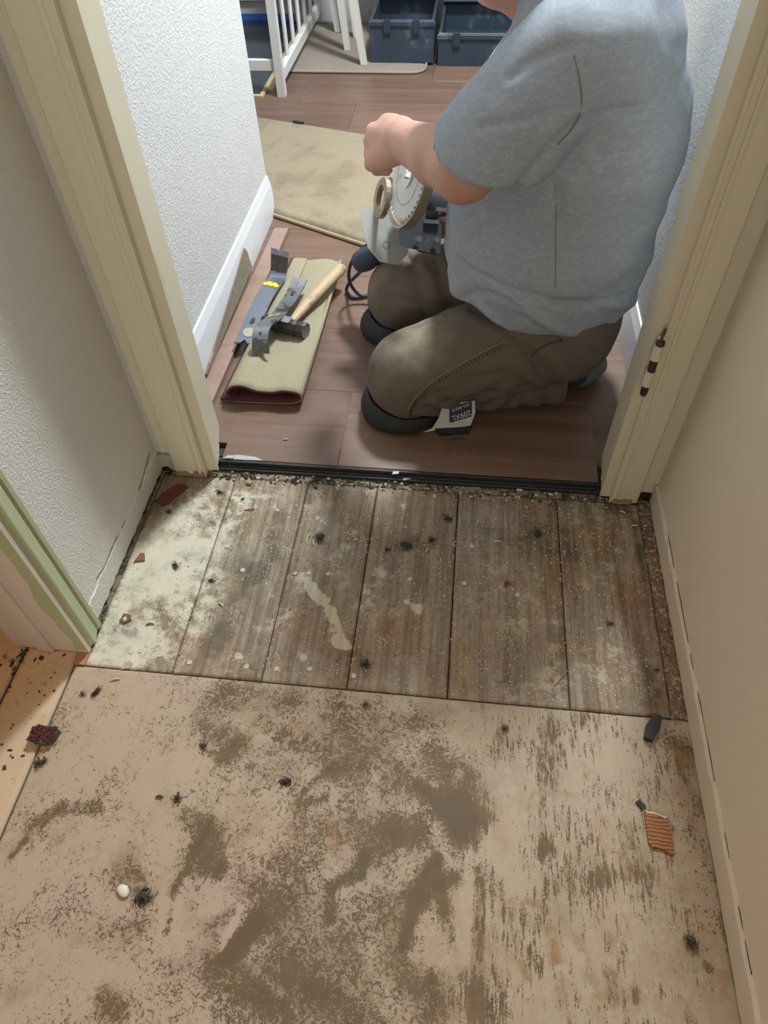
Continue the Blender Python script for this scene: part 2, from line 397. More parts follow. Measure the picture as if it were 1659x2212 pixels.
# crack lines above the scars (thin dark seams)
for nm, pts, x in (('trim_crack_left', [(.965, .075), (.93, .063), (.90, .056), (.865, .050)], XL+.0006), ('trim_crack_left', [(.80, .053), (.74, .056), (.69, .054), (.655, .060)], XL+.0006),
                   ('trim_crack_right', [(.86, .052), (.74, .050), (.60, .0495), (.44, .050), (.30, .049), (.16, .050)], XR-.0006)):
    m = MB(); P = spline([(x, y, z) for y, z in pts], 6); R = random.Random(4)
    m.tube([(x, p[1], p[2]+R.uniform(-.0012, .0012)) for p in P], [.0003+.0006*R.random() for _ in P], 6)
    struct(m.obj('trim_1' if 'left' in nm else 'trim_2', M_dark))

# baseboards of the room: moulded profile swept along the walls
BB = [(0, 0), (.0125, 0), (.0125, .078), (.0105, .088), (.0105, .092), (.008, .098), (.007, .104), (.004, .116), (.0, .118)]
def baseboard(name, x, sgn, y0, y1):
    return struct(smooth_angle(MB().prism([(p[0]*sgn, p[1]) for p in BB], ((x, 0, LAM), (1, 0, 0), (0, 0, 1), (0, 1, 0)), y0, y1).obj(name, M_bbwhite), 25))
baseboard('baseboard_room_left', -.612, 1, 1.05, 2.0845)
baseboard('baseboard_room_right', XR-.003, -1, 1.055, 3.97)
struct(MB().box(-2.3, -.90, 3.962, 3.972, LAM+.0, .052).obj('trim_3', pbr('blue_painter_tape', (.045, .16, .50), .6, .1, 10, 0)))

# doorway into the room: cream casings, jambs, stop, hinge
def casing(parent, xo, xi, yw, m, seed):
    """moulded casing from outer edge xo to inner edge xi standing proud of the wall face yw"""
    s = 1 if xi > xo else -1; w = abs(xi-xo)
    prof = [(0, 0), (0, -.013), (.003, -.016), (w*.45, -.0175), (w*.60, -.0175), (w*.66, -.0145), (w*.74, -.0145), (w*.79, -.0185), (w*.86, -.0195), (w*.92, -.0175), (w*.94, -.0195), (w, -.0195), (w, 0)]
    P = [(xo+s*a, yw+b) for a, b in prof]; R = random.Random(seed); V = []; n = len(P); Fc = []
    zb = [R.uniform(.002, .010) for _ in P]
    zs = [None, .03, .3, 1.0, 2.04]
    for z in zs:
        for i, (x, y) in enumerate(P):
            j = R.uniform(-.0012, .0012) if z in (None, .03) else 0
            V.append((x+j, y+(j if 0 < i < n-1 else 0), zb[i] if z is None else z))
    for k in range(len(zs)-1):
        for i in range(n): a = k*n+i; b = k*n+(i+1) % n; Fc.append((a, b, b+n, a+n))
    Fc += [list(range(n))[::-1], [(len(zs)-1)*n+i for i in range(n)]]
    return smooth_angle(mesh('casing', V, Fc, m, parent), 30)
D1 = empty('door_1', (-.09, YD, 0)); D1['kind'] = 'structure'
casing(D1, -.586, -.517, YD-.0005, M_cream, 1)
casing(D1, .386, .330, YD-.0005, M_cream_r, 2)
MB().box(-.586, .386, YD-.019, YD, 2.04, 2.11).obj('casing', M_cream, D1)
def jamb(parent, x0, x1, y0, y1, m, edge, seed, torn=.085):
    """jamb board whose rear lower corner is broken off"""
    R = random.Random(seed); n = 14
    prof = [(y0, .022), (y0, 2.05), (y1, 2.05), (y1, torn)] + [(y1-(y1-y0)*(i/n)*.75+R.uniform(-.004, .004), torn-(torn-.028)*i/n+R.uniform(-.004, .002)) for i in range(1, n)]
    return MB().prism(prof, ((0, 0, 0), (0, 1, 0), (0, 0, 1), (1, 0, 0)), x0, x1).obj('jamb', m, parent)
jamb(D1, -.612, -.494, YD-.001, 1.047, M_cream, 0, 11)
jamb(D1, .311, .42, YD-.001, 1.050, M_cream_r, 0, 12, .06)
# reveal steps at the front of the jambs
MB().box(-.520, -.494, YD-.006, YD-.0012, .012, 2.05).obj('stop', M_cream, D1)
MB().box(.311, .331, YD-.006, YD-.0012, .008, 2.05).obj('stop', M_cream_r, D1)
# bare wood where paint is chipped at the foot of both casings
for P, bx, seed in (((-.583, -.519), YD-.0215, 3), ((.335, .372), YD-.0215, 6)):
    R = random.Random(seed); n = 12; xs = np.linspace(P[0], P[1], n)
    poly = [(P[1], .004), (P[0], .004)]+[(x, .008+R.uniform(.0, .012)) for x in xs]
    MB().prism(poly, ((0, bx, 0), (1, 0, 0), (0, 0, 1), (0, 1, 0)), 0, .004).obj('bare_wood_patch', M_rawwood, D1)
hx, hy = .3225, YD-.026
hg = MB(); hg.tube([(hx, hy, z) for z in (.318, .348)], .0085, 14); hg.tube([(hx, hy, z) for z in (.372, .400)], .0085, 14)
hinge = hg.obj('hinge', M_cream_r, D1); smooth_angle(hinge)
MB().tube([(hx, hy, z) for z in (.296, .300, .345, .375, .398, .404, .408)], [.005, .0062, .0066, .0066, .0066, .0075, .006], 12).obj('hinge_pin', pbr('hinge_dark_steel', (.06, .04, .035), .5, .3, 60, .2, 90, metal=.5), hinge, True)
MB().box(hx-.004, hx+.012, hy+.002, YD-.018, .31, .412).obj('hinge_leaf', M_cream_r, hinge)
MB().prism([(0, 0), (.004, .002), (.005, .022), (.001, .02)], ((hx-.003, hy-.004, .410), (1, 0, 0), (0, 0, 1), (0, 1, 0)), 0, .004).obj('paint_chip', pbr('rust_chip', (.10, .05, .04), .7), hinge)

# side doorway on the left: green painted casing, pinkish-white jamb with stop line
D2 = empty('door_2', (XL, .56, 0)); D2['kind'] = 'structure'
gp = [(.0, .598), (.010, .598), (.0135, .594), (.0135, .586), (.0105, .583), (.0120, .577), (.0135, .571), (.0150, .563), (.0165, .560), (.0165, .556), (.0135, .553), (.0125, .548), (.0, .548)]
smooth_angle(MB().prism([(XL+a, b) for a, b in gp], ((0, 0, 0), (1, 0, 0), (0, 1, 0), (0, 0, 1)), .006, 2.09).obj('casing', M_green, D2), 30)
jb = MB(); jb.box(-.750, XL+.0115, .538, .5475, .003, 2.06); jb.obj('jamb', M_pinkwhite, D2)
MB().box(-.705, -.677, .5335, .5382, .003, 2.06).obj('stop', M_pinkwhite, D2)
R = random.Random(8); zz = np.linspace(.012, 2.0, 60)
gpoly = [(XL+.0118, 2.0), (XL+.0118, .012)]+[(XL-.012+R.uniform(-.0035, .0035)+.004*math.sin(z*30), z) for z in zz]
MB().prism(gpoly, ((0, 0, 0), (1, 0, 0), (0, 0, 1), (0, 1, 0)), .5372, .5378).obj('paint_overlap', M_green, D2)
MB().box(-.78, XL+.012, -.275, -.262, 0, 2.06).obj('jamb', M_pinkwhite, D2)
struct(MB().box(-2.3, -.74, .60, .66, 0, CEIL).obj('wall_side_room', pbr('side_room_wall', (.74, .62, .46), .8)))

# ------------------------------------------------------------------ floor
floor = struct(MB().box(-2.3, XR+.10, -2.2, 3.98, -.05, -.006).obj('floor', M_dark))


def seg_mask(X, Y, strokes):
    out = np.zeros_like(X)
    for s in strokes:
        a = at(s[0], s[1]); b = at(s[2], s[3]); c = at(s[0]+s[4], s[1]); r = abs(c[0]-a[0])
        ab = (b-a)[:2]; L = ab@ab
        t = np.clip(((X-a[0])*ab[0]+(Y-a[1])*ab[1])/L, 0, 1) if L > 1e-9 else 0
        d = np.hypot(X-a[0]-t*ab[0], Y-a[1]-t*ab[1])/r
        out += s[5]*np.exp(-d**2.6)
    return out


def slab(name, x0, x1, y0, y1, z, th, h, m, parent, masks, dz=.0008):
    nx = max(2, int((x1-x0)/h)+1); ny = max(2, int((y1-y0)/h)+1)
    X, Y = np.meshgrid(np.linspace(x0, x1, nx), np.linspace(y0, y1, ny), indexing='ij')
    P = np.stack([X.ravel(), Y.ravel(), np.zeros(X.size)], 1)
    Z = z+dz*(vnoise(P, 22)+.6*vnoise(P+3, 60)).reshape(X.shape)
    e = np.minimum(np.minimum(X-x0, x1-X), np.minimum(Y-y0, y1-Y)); Z = Z-.0012*np.exp(-(e/.0025)**2)
    V = np.stack([X.ravel(), Y.ravel(), Z.ravel()], 1).tolist(); idx = np.arange(nx*ny).reshape(nx, ny)
    Fc = np.stack([idx[:-1, :-1], idx[1:, :-1], idx[1:, 1:], idx[:-1, 1:]], -1).reshape(-1, 4).tolist()
    bd = list(idx[:, 0])+list(idx[-1, 1:])+list(idx[-2::-1, -1])+list(idx[0, -2:0:-1]); n0 = len(V)
    V += [[V[i][0], V[i][1], z-th] for i in bd]
    for k in range(len(bd)): j = (k+1) % len(bd); Fc.append([bd[j], bd[k], n0+k, n0+j])
    A = {k: np.concatenate([f(X, Y).ravel(), np.zeros(len(bd))]) for k, f in masks.items()}
    return mesh(name, V, Fc, m, parent, True, attrs=A)


WEAR_SHADE = [(985, 1740, 1000, 1795, 36, 1.05), (905, 1700, 960, 1745, 14, .75), (960, 1745, 1045, 1765, 22, .6), (945, 1855, 935, 1895, 13, .95), (935, 1890, 900, 1940, 22, 1.0), (955, 1930, 960, 1965, 16, .7), (900, 1940, 872, 2045, 12, .95), (925, 1910, 990, 1900, 16, .6),
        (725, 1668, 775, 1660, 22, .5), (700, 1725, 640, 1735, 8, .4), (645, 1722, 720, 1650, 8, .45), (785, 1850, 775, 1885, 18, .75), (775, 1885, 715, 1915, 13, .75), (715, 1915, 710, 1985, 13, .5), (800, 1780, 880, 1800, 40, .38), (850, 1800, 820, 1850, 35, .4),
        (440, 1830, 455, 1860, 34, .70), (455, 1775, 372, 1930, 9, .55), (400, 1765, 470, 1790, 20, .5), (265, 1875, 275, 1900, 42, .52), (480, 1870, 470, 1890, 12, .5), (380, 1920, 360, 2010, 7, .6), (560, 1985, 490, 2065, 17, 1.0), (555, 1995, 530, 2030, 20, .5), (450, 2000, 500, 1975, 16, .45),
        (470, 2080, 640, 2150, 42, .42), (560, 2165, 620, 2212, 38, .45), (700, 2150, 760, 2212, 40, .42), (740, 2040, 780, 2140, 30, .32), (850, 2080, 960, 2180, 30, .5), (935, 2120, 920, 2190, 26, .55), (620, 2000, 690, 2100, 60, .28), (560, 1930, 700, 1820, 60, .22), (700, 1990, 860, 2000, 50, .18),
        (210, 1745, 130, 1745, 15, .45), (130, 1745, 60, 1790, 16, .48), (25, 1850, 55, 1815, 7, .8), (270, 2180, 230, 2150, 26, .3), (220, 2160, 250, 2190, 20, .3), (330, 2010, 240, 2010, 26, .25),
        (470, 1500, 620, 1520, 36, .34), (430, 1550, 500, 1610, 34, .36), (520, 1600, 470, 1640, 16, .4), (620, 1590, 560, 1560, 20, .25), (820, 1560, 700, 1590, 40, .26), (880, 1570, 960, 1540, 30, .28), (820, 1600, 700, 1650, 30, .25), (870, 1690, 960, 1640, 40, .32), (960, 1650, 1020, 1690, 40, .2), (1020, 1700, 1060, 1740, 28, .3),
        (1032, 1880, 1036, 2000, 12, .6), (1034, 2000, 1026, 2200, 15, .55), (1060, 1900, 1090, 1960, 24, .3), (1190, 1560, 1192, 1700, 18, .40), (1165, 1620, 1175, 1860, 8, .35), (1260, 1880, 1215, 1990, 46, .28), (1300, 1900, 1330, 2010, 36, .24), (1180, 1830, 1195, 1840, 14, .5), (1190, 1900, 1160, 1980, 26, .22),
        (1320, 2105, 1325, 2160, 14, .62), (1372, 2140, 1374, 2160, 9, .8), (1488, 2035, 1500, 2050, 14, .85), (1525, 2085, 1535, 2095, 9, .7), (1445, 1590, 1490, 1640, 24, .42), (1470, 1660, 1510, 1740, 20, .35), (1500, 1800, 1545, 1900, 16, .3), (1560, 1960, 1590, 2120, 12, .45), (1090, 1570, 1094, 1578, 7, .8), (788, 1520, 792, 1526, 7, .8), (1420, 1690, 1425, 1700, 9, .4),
        (1300, 1900, 1400, 1880, 20, .25), (300, 1930, 320, 1945, 14, .8), (720, 1800, 860, 1960, 260, .16), (600, 2150, 900, 2180, 220, .16), (500, 1560, 900, 1620, 140, .10),  # broad strokes: wear that also paints shade into the lower centre
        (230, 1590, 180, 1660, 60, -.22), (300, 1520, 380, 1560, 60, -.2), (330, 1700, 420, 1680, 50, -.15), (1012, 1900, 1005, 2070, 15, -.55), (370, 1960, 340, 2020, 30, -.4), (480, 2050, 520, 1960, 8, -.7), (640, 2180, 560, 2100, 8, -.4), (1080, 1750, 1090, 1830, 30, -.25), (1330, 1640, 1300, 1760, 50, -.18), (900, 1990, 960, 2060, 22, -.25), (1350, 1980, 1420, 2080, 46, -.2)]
TAN_SHADE = [(1190, 2010, 1215, 2150, 14, .9), (1250, 2030, 1290, 2150, 14, .55), (1100, 1945, 1210, 1955, 8, .9), (1160, 1715, 1260, 1715, 5, .5), (1140, 1750, 1150, 1715, 4, .6), (715, 1770, 725, 1830, 12, .45), (1325, 2030, 1335, 2060, 7, .5), (1128, 2085, 1140, 2110, 9, .6), (1500, 1660, 1540, 1760, 26, .55), (1460, 1630, 1500, 1650, 14, .6), (1560, 2090, 1570, 2160, 14, .4), (630, 1565, 660, 1580, 12, .35), (560, 1760, 520, 1840, 26, .3), (640, 1760, 600, 1850, 30, .3), (1060, 1750, 1090, 1830, 22, .3), (1262, 1655, 1270, 1675, 9, .4), (1000, 1560, 1080, 1700, 60, .15), (1160, 2000, 1170, 2000, 5, .5), (1400, 1850, 1440, 2200, 190, .30), (1000, 2050, 1050, 2200, 160, .20)]  # tan stains; the last broad strokes paint shade into the lower right and centre
STRK = [(1200, 1500, 1200, 2300, 170, 1.0), (1400, 1700, 1400, 2300, 160, .7), (1040, 2000, 1040, 2300, 50, .7)]
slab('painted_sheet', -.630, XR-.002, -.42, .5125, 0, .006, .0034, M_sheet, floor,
     {'wear_shade': lambda X, Y: .19+.80*np.minimum(seg_mask(X, Y, WEAR_SHADE), 1.1), 'tan': lambda X, Y: seg_mask(X, Y, TAN_SHADE), 'streak': lambda X, Y: np.clip(seg_mask(X, Y, STRK), 0, 1)})
PALE = [(330, 1200, 240, 1400, 110, .75), (420, 1090, 320, 1250, 70, .55), (300, 1400, 240, 1430, 50, .5), (440, 1200, 400, 1330, 40, .42), (520, 1090, 470, 1180, 50, .55), (500, 1180, 440, 1420, 70, .12), (620, 1150, 600, 1400, 60, .14), (760, 1120, 720, 1250, 50, .16), (840, 1240, 800, 1340, 40, .22), (600, 1060, 640, 1080, 40, .25), (480, 1250, 420, 1400, 40, .30), (640, 1250, 620, 1330, 30, .2), (820, 1230, 790, 1300, 24, .30), (700, 1080, 750, 1200, 40, .18), (560, 1290, 520, 1440, 40, .18), (1050, 1200, 1090, 1300, 90, .16), (1090, 1380, 1150, 1480, 80, .22), (1290, 1200, 1330, 1420, 60, .20), (1320, 1450, 1300, 1520, 60, .12), (1180, 1320, 1200, 1450, 40, .2), (640, 1010, 800, 1045, 30, .3), (1250, 1100, 1330, 1180, 40, .3), (880, 1420, 860, 1480, 40, .2), (1000, 1080, 1100, 1100, 40, .15)]
DIRT = [(545, 1240, 470, 1390, 34, .70), (470, 1380, 430, 1430, 26, .4), (610, 1110, 560, 1240, 26, .62), (500, 1180, 520, 1230, 34, .40), (590, 1190, 600, 1215, 16, .5), (720, 1110, 700, 1180, 34, .42), (880, 1175, 940, 1170, 32, .55), (840, 1120, 890, 1110, 24, .35), (1150, 1140, 1175, 1180, 34, .55), (1215, 1150, 1240, 1200, 26, .62), (1030, 1110, 1120, 1180, 44, .40), (1000, 1330, 1010, 1350, 16, .6), (1060, 1390, 1130, 1420, 60, .32), (760, 1390, 745, 1460, 28, .35), (790, 1430, 792, 1455, 16, .9), (640, 1410, 700, 1430, 40, .30), (360, 1060, 320, 1140, 26, .55), (1400, 1420, 1425, 1520, 22, .62), (1350, 1500, 1400, 1510, 30, .36), (1375, 1130, 1390, 1250, 14, .6), (1300, 1075, 1340, 1100, 30, .75), (1180, 1070, 1230, 1090, 30, .6), (560, 1030, 700, 1050, 16, .5), (900, 1060, 1100, 1080, 20, .5), (380, 1222, 382, 1226, 9, .8), (458, 1255, 460, 1260, 9, .7), (900, 1240, 940, 1290, 36, .22), (240, 1330, 260, 1420, 18, .3), (1420, 1300, 1440, 1420, 14, .4)]
PAINT = [(655, 1240, 690, 1300, 13, .72), (675, 1270, 715, 1312, 13, .72), (715, 1325, 735, 1390, 17, .85), (730, 1385, 760, 1398, 10, .8), (880, 1300, 905, 1320, 11, .72), (897, 1312, 912, 1308, 8, .6), (592, 1090, 600, 1100, 12, .55), (688, 1120, 705, 1128, 11, .55), (650, 1410, 655, 1425, 14, .6), (510, 1415, 522, 1425, 14, .6), (345, 1158, 358, 1162, 12, .9), (310, 1250, 285, 1252, 6, .8), (1070, 1170, 1085, 1172, 8, .5), (870, 1090, 880, 1140, 10, .40), (440, 1280, 446, 1275, 7, .6), (1215, 1510, 1222, 1525, 8, .7)]
PM = {'pale': lambda X, Y: seg_mask(X, Y, PALE), 'dirt': lambda X, Y: seg_mask(X, Y, DIRT), 'paint': lambda X, Y: .92*np.minimum(seg_mask(X, Y, PAINT), 1)}
PX = [-.615, -.4552, -.2965, -.1482, .0226, .2250, .3885]
for a, b in zip(PX[:-1], PX[1:]):
    slab('subfloor_board', a+.0011, b-.0011, .5155, .975, 0, .006, .0045, M_plank, floor, PM)
# rough transverse strip between the boards and the laminate
slab('edge_strip', -.600, .36, .9765, 1.03, -.0015, .004, .006, M_rough_edge, floor, {}, .004)
slab('edge_strip', .3895, XR-.001, .5155, .99, -.0035, .002, .006, M_gravel, floor, {}, .004)
slab('edge_strip', XL-.004, -.6162, .60, .99, -.0030, .002, .006, M_rough_edge, floor, {}, .004)
# boards of the side room
for a, b in ((-.730, -.633), (-.905, -.7335), (-1.08, -.9085), (-1.255, -1.0835), (-1.43, -1.2585)):
    slab('side_room_board', a+.001, b-.001, -.42, .60, 0, .006, .008, M_plank_side, floor, {})
MB().box(-.632, -.612, .5140, .5475, -.005, .003).obj('jamb_foot_wedge', M_rawwood, floor)
# laminate boards, rows across the room
R = random.Random(21); y = 1.0115; row = 0; edges = [1.0115, 1.252, 1.497]
while edges[-1] < 3.9: edges.append(min(edges[-1]+.245, 3.97))
for i, (ya, yb) in enumerate(zip(edges[:-1], edges[1:])):
    xl, xr = (-.6115 if yb < 2.09 else -2.29), XR-.004
    if i == 0: xl, xr = -.493, .310
    cut = {0: [-.238], 1: [], 2: [-.03], 3: []}.get(i, None)
    if cut is None:
        cut = []; c = xl+R.uniform(.2, 1.1)
        while c < xr-.15: cut.append(c); c += 1.2
    xs = [xl]+cut+[xr]
    for xa, xb in zip(xs[:-1], xs[1:]):
        MB().box(xa+.0003, xb-.0003, ya+.0003, yb-.0003, .009, LAM, .0009).obj('laminate_board', M_lam, floor)
MB().box(-.6115, XR-.004, 1.06, 1.2517, .0085, LAM-.0004).obj('laminate_board', M_lam, floor)
MB().box(-.6115, XR-.004, 1.03, 3.97, 0, .0085).obj('underlayment', M_black, floor)
ul = MB(); ul.box(-.505, .318, .9995, 1.0112, .0065, .0105, .001); ul.box(-.507, .318, 1.0045, 1.0112, .0105, .0188, .001); ul.box(-.510, .32, .994, 1.03, -.001, .0065, .0015)
ul.obj('tongue_strip', M_black, floor)
# torn pale backing bits on the laminate edge
MB().prism([(0, 0), (.05, -.001), (.09, .001), (.07, .010), (.03, .013), (.008, .008)], ((-.49, 1.0122, LAM), (1, 0, 0), (0, 1, 0), (0, 0, 1)), 0, .0006).obj('torn_paper', pbr('grey_paper', (.42, .44, .44), .8), floor)
# screws and nails of the boards
M_screw = pbr('galvanised_screw', (.34, .36, .33), .5, .3, 200, .2, 300, metal=.6)
M_screwp = pbr('painted_nail_head', (.58, .55, .44), .6, .2, 100, .1)
proto = None
for i, (px, py) in enumerate([(410, 1431), (303, 1406), (284, 1408), (346, 1415), (533, 1440), (598, 1445), (670, 1445), (719, 1352), (637, 1239), (709, 1240), (668, 1238), (808, 1242), (886, 1251), (525, 1232), (424, 1231), (1003, 1260), (1118, 1285), (765, 1460), (492, 1180), (1020, 1180)]):
    p = at(px, py, .0002)
    if proto is None:
        m = MB(); m.add([(math.cos(t)*r_, math.sin(t)*r_, z) for r_, z in ((.0046, 0), (.0044, .0013), (.0022, .0015), (.0018, .0006)) for t in np.linspace(0, 2*math.pi, 12, endpoint=False)],
                        [(k*12+j, k*12+(j+1) % 12, (k+1)*12+(j+1) % 12, (k+1)*12+j) for k in range(3) for j in range(12)]+[[36+j for j in range(12)]])
        proto = mesh('screw_head', np.array(m.V)+p, m.F, M_screwp, floor)
    else:
        o = proto.copy(); COL.objects.link(o); o.parent = floor; o.location = Vector(p-wloc(floor)) - Vector(proto['c'])
        if i in (7, 8, 9, 11): o.data = o.data.copy(); o.data.materials[0] = M_screw
    if 'c' not in proto: proto['c'] = (p-wloc(floor)).tolist()
del proto['c']
for o in list(floor.children):
    if 'c' in o: del o['c']

# ------------------------------------------------------------------ the kneeling person
g = G_('skin'); sk = g.mix(g.noise(14, 4), (.46, .25, .19), (.56, .33, .26)); sk = g.mix(g.step(g.noise(40, 4), .5, .75), sk, (.50, .24, .19))
M_skin = g.out(sk, .5, g.bump(g.noise(260, 4), .15, .0008), spec=.4)
g = G_('heather_grey_jersey'); h1 = g.noise(520, 3, .7, co=g.map((1, 1, .35))); h2 = g.noise(60, 4, .7, co=g.map((1, 1, 2.5)))
cc = g.mix(g.step(h1, .3, .7), (.27, .305, .36), (.41, .45, .51)); cc = g.mix(g.step(h2, .35, .7), (.29, .325, .38), cc); 
M_shirt = g.out(cc, .9, g.bump(g.math('ADD', g.noise(900, 2), g.math('MULTIPLY', g.noise(45, 4), 1.2)), .22, .0012), spec=.2)
g = G_('brown_canvas'); n1 = g.noise(18, 5, .6); tw = g.noise(700, 3)
cb = g.mix(n1, (.098, .078, .064), (.142, .114, .094)); cb = g.mix(g.math('MULTIPLY', g.attr('dust'), g.step(n1, .2, .7)), cb, (.40, .34, .25)); cb = g.mix(g.math('MULTIPLY', tw, .3), cb, (.17, .13, .10))
M_canvas = g.out(cb, .92, g.bump(g.math('ADD', tw, g.math('MULTIPLY', g.noise(30, 4), 1.5)), .3, .0012), spec=.2)
M_hair = pbr('greying_hair', (.10, .085, .07), .7, .4, 200, .8, 300, .002)

PER = empty('person', (.08, 1.36, LAM), 'kneeling man in heather grey t-shirt and brown work trousers working on a saw', 'person')
Y0 = 1.38
SHL, ELL, WRL = (.150, 1.205, .715), (-.008, 1.146, .588), (-.124, 1.330, .556)
SHR, ELR, WRR = (.245, 1.545, .705), (.130, 1.60, .450), (.020, 1.535, .345)
def sc_(P): return np.stack([P[:, 0], (P[:, 1]-Y0)*.83, P[:, 2]], 1)
def torso(P, g_=0.0):
    Q = sc_(P)
    d = rc(Q, (.205, 0, .25), (.168, 0, .37), .150+g_, .186+g_)
    d = smin(d, rc(Q, (.168, 0, .37), (.186, 0, .56), .186+g_, .176+g_), .05)
    d = smin(d, rc(Q, (.186, 0, .56), (.200, 0, .70), .176+g_, .120+g_), .06)
    d = smin(d, rc(P, (.168, 1.240, .708), (.212, 1.515, .700), .088+g_, .085+g_), .06)
    return d
def hand(P, w, d, n, t, s=1.0, curl=1.0):
    """fist: w wrist, d along the back of the hand, n towards the palm side, t towards the thumb side"""
    w, d, n, t = [np.array(v, float) for v in (w, d, n, t)]
    d /= np.linalg.norm(d); n = n-d*(n@d); n /= np.linalg.norm(n); t = t-d*(t@d)-n*(t@n); t /= np.linalg.norm(t)
    M = np.stack([d, n, t])
    D = ell(P, w+d*.052*s+n*.004, (.056*s, .021*s, .044*s), M)
    D = smin(D, rc(P, w+d*.02-t*.012, w+d*.075-t*.026, .019*s, .014*s), .02)
    D = smin(D, rc(P, w+d*.02+t*.012, w+d*.082+t*.024, .020*s, .015*s), .02)
    D = smin(D, rc(P, w+d*.018+t*.02+n*.008, w+d*.05+t*.036+n*.012, .019*s, .015*s), .02)
    for i, (o_, L, r_) in enumerate(((.031, .040, .0105), (.0105, .045, .0108), (-.011, .042, .0102), (-.031, .034, .0092))):
        k = w+d*(.094-.004*abs(i-1))*s+t*o_*s
        a = k+(n*.85+d*.52)*L*s; b = a+(n*.55-d*.84)*L*.62*s; c = b+(-n*.35-d*.93)*L*.48*s
        D = smin(D, sph(P, k-n*.003, r_*1.22*s), .006)
        f = smin(rc(P, k, a, r_*1.12*s, r_*s), rc(P, a, b, r_*s, r_*.92*s), .006); f = smin(f, rc(P, b, c, r_*.92*s, r_*.8*s), .005)
        D = smin(D, f, .007)
    a = w+d*.040*s+t*.036*s+n*.006; b = a+(d*.80+t*.30+n*.10)*.030*s; c = b+(d*.90-t*.18+n*.35)*.028*s
    th = smin(rc(P, a, b, .0155*s, .0135*s), rc(P, b, c, .0135*s, .0105*s), .006)
    return smin(D, th, .010)
HC = np.array((.020, 1.395, .888)); hd = np.array((-.86, -.03, -.50)); hd /= np.linalg.norm(hd); hu = np.array((-.50, 0, .86)); hu = hu-hd*(hu@hd); hu /= np.linalg.norm(hu); hs = np.cross(hd, hu)
def hp(a, b, c): return HC+hd*a+hs*b+hu*c
def head(P):
    M = np.stack([hd, hs, hu])
    D = ell(P, hp(-.012, 0, .030), (.098, .077, .092), M)
    D = smin(D, ell(P, hp(.030, 0, -.045), (.062, .062, .080), M), .04)
    D = smin(D, ell(P, hp(.062, 0, -.098), (.028, .030, .022), M), .025)          # chin
    D = smin(D, rc(P, hp(.0, .052, -.075), hp(.055, .026, -.100), .020, .018), .025)
    D = smin(D, rc(P, hp(.0, -.052, -.075), hp(.055, -.026, -.100), .020, .018), .025)
    D = smin(D, rc(P, hp(.084, 0, .012), hp(.112, 0, -.034), .009, .014), .012)     # nose
    D = smin(D, ell(P, hp(.098, 0, -.036), (.014, .018, .010), M), .008)
    D = smin(D, rc(P, hp(.088, -.034, .026), hp(.088, .034, .026), .010, .010), .015)  # brow
    for s in (-1, 1):
        D = smax(D, -sph(P, hp(.097, s*.031, .006), .017), .012)                       # eye socket
        D = smin(D, sph(P, hp(.078, s*.031, .005), .0125), .003)
        D = smin(D, ell(P, hp(-.006, s*.078, -.008), (.020, .008, .033), M), .006)     # ear
        D = smax(D, -ell(P, hp(-.002, s*.088, -.006), (.010, .006, .018), M), .006)
    D = smin(D, rc(P, hp(.089, -.022, -.062), hp(.089, .022, -.062), .0075, .0075), .006)  # lips
    D = smin(D, rc(P, hp(.086, -.018, -.074), hp(.086, .018, -.074), .0085, .0085), .006)
    D = smax(D, -rc(P, hp(.100, -.024, -.0675), hp(.100, .024, -.0675), .004, .004), .003)
    return D
NECK = ((.150, 1.385, .775), (.045, 1.392, .840))
def body(P):
    D = smin(head(P), rc(P, NECK[0], NECK[1], .066, .058), .03)
    D = smin(D, rc(P, (.03, 1.392, .79), (.105, 1.388, .74), .030, .045), .03)
    D = smin(D, torso(P, -.030), .02)
    for S_, E_, W_ in ((SHL, ELL, WRL), (SHR, ELR, WRR)):
        md = tuple(np.array(E_)*.6+np.array(W_)*.4)
        a = smin(rc(P, S_, E_, .058, .045), smin(rc(P, E_, md, .046, .047), rc(P, md, W_, .047, .034), .012), .03)
        D = smin(D, a, .02)
    for hp_, kn, an in (((.205, 1.262, .215), (-.092, 1.212, .122), (.175, 1.262, .078)), ((.205, 1.490, .215), (-.128, 1.515, .125), (.165, 1.470, .078))):
        D = smin(D, smin(rc(P, hp_, kn, .085, .060), rc(P, tuple(np.array(kn)+(.01, 0, -.03)), an, .045, .036), .02), .03)
    D = smin(D, hand(P, WRL, (-.64, .50, -.36), (.70, .43, -.44), (-.05, .75, .65), 1.0), .022)
    D = smin(D, hand(P, WRR, (-.85, -.20, -.2), (.15, -.85, 0), (0, 0, 1), 1.0), .020)
    return D
Vb, Fb = surfnet(body, (-.26, 1.03, .03), (.42, 1.74, 1.02), .0055)
mesh('body', Vb, Fb, M_skin, PER, True)

def march(fn, px, py, t0=.9, n=70):
    d = ray(px, py); d = d/np.linalg.norm(d); t = t0
    for _ in range(n):
        v = fn((CP+d*t)[None])[0]; t += max(v*.7, 0)
        if v < .0008 or t > 2.2: break
    return CP+d*t if t <= 2.2 else None
def creases(fn, lines):
    out = []
    for L, r in lines:
        p = [march(fn, *q) for q in L]; p = [q for q in p if q is not None]
        if len(p) > 1: out.append(([tuple(q) for q in spline(p, 3)], r))
    return out
SH_CR, TR_CR = [], []
def press(D, P, lines):
    if not lines: return D
    m = np.abs(D) < .03; Q = P[m]; d = D[m]
    for pts, r in lines: d = smax(d, -rib(Q, pts, r), .012)
    D = D.copy(); D[m] = d; return D


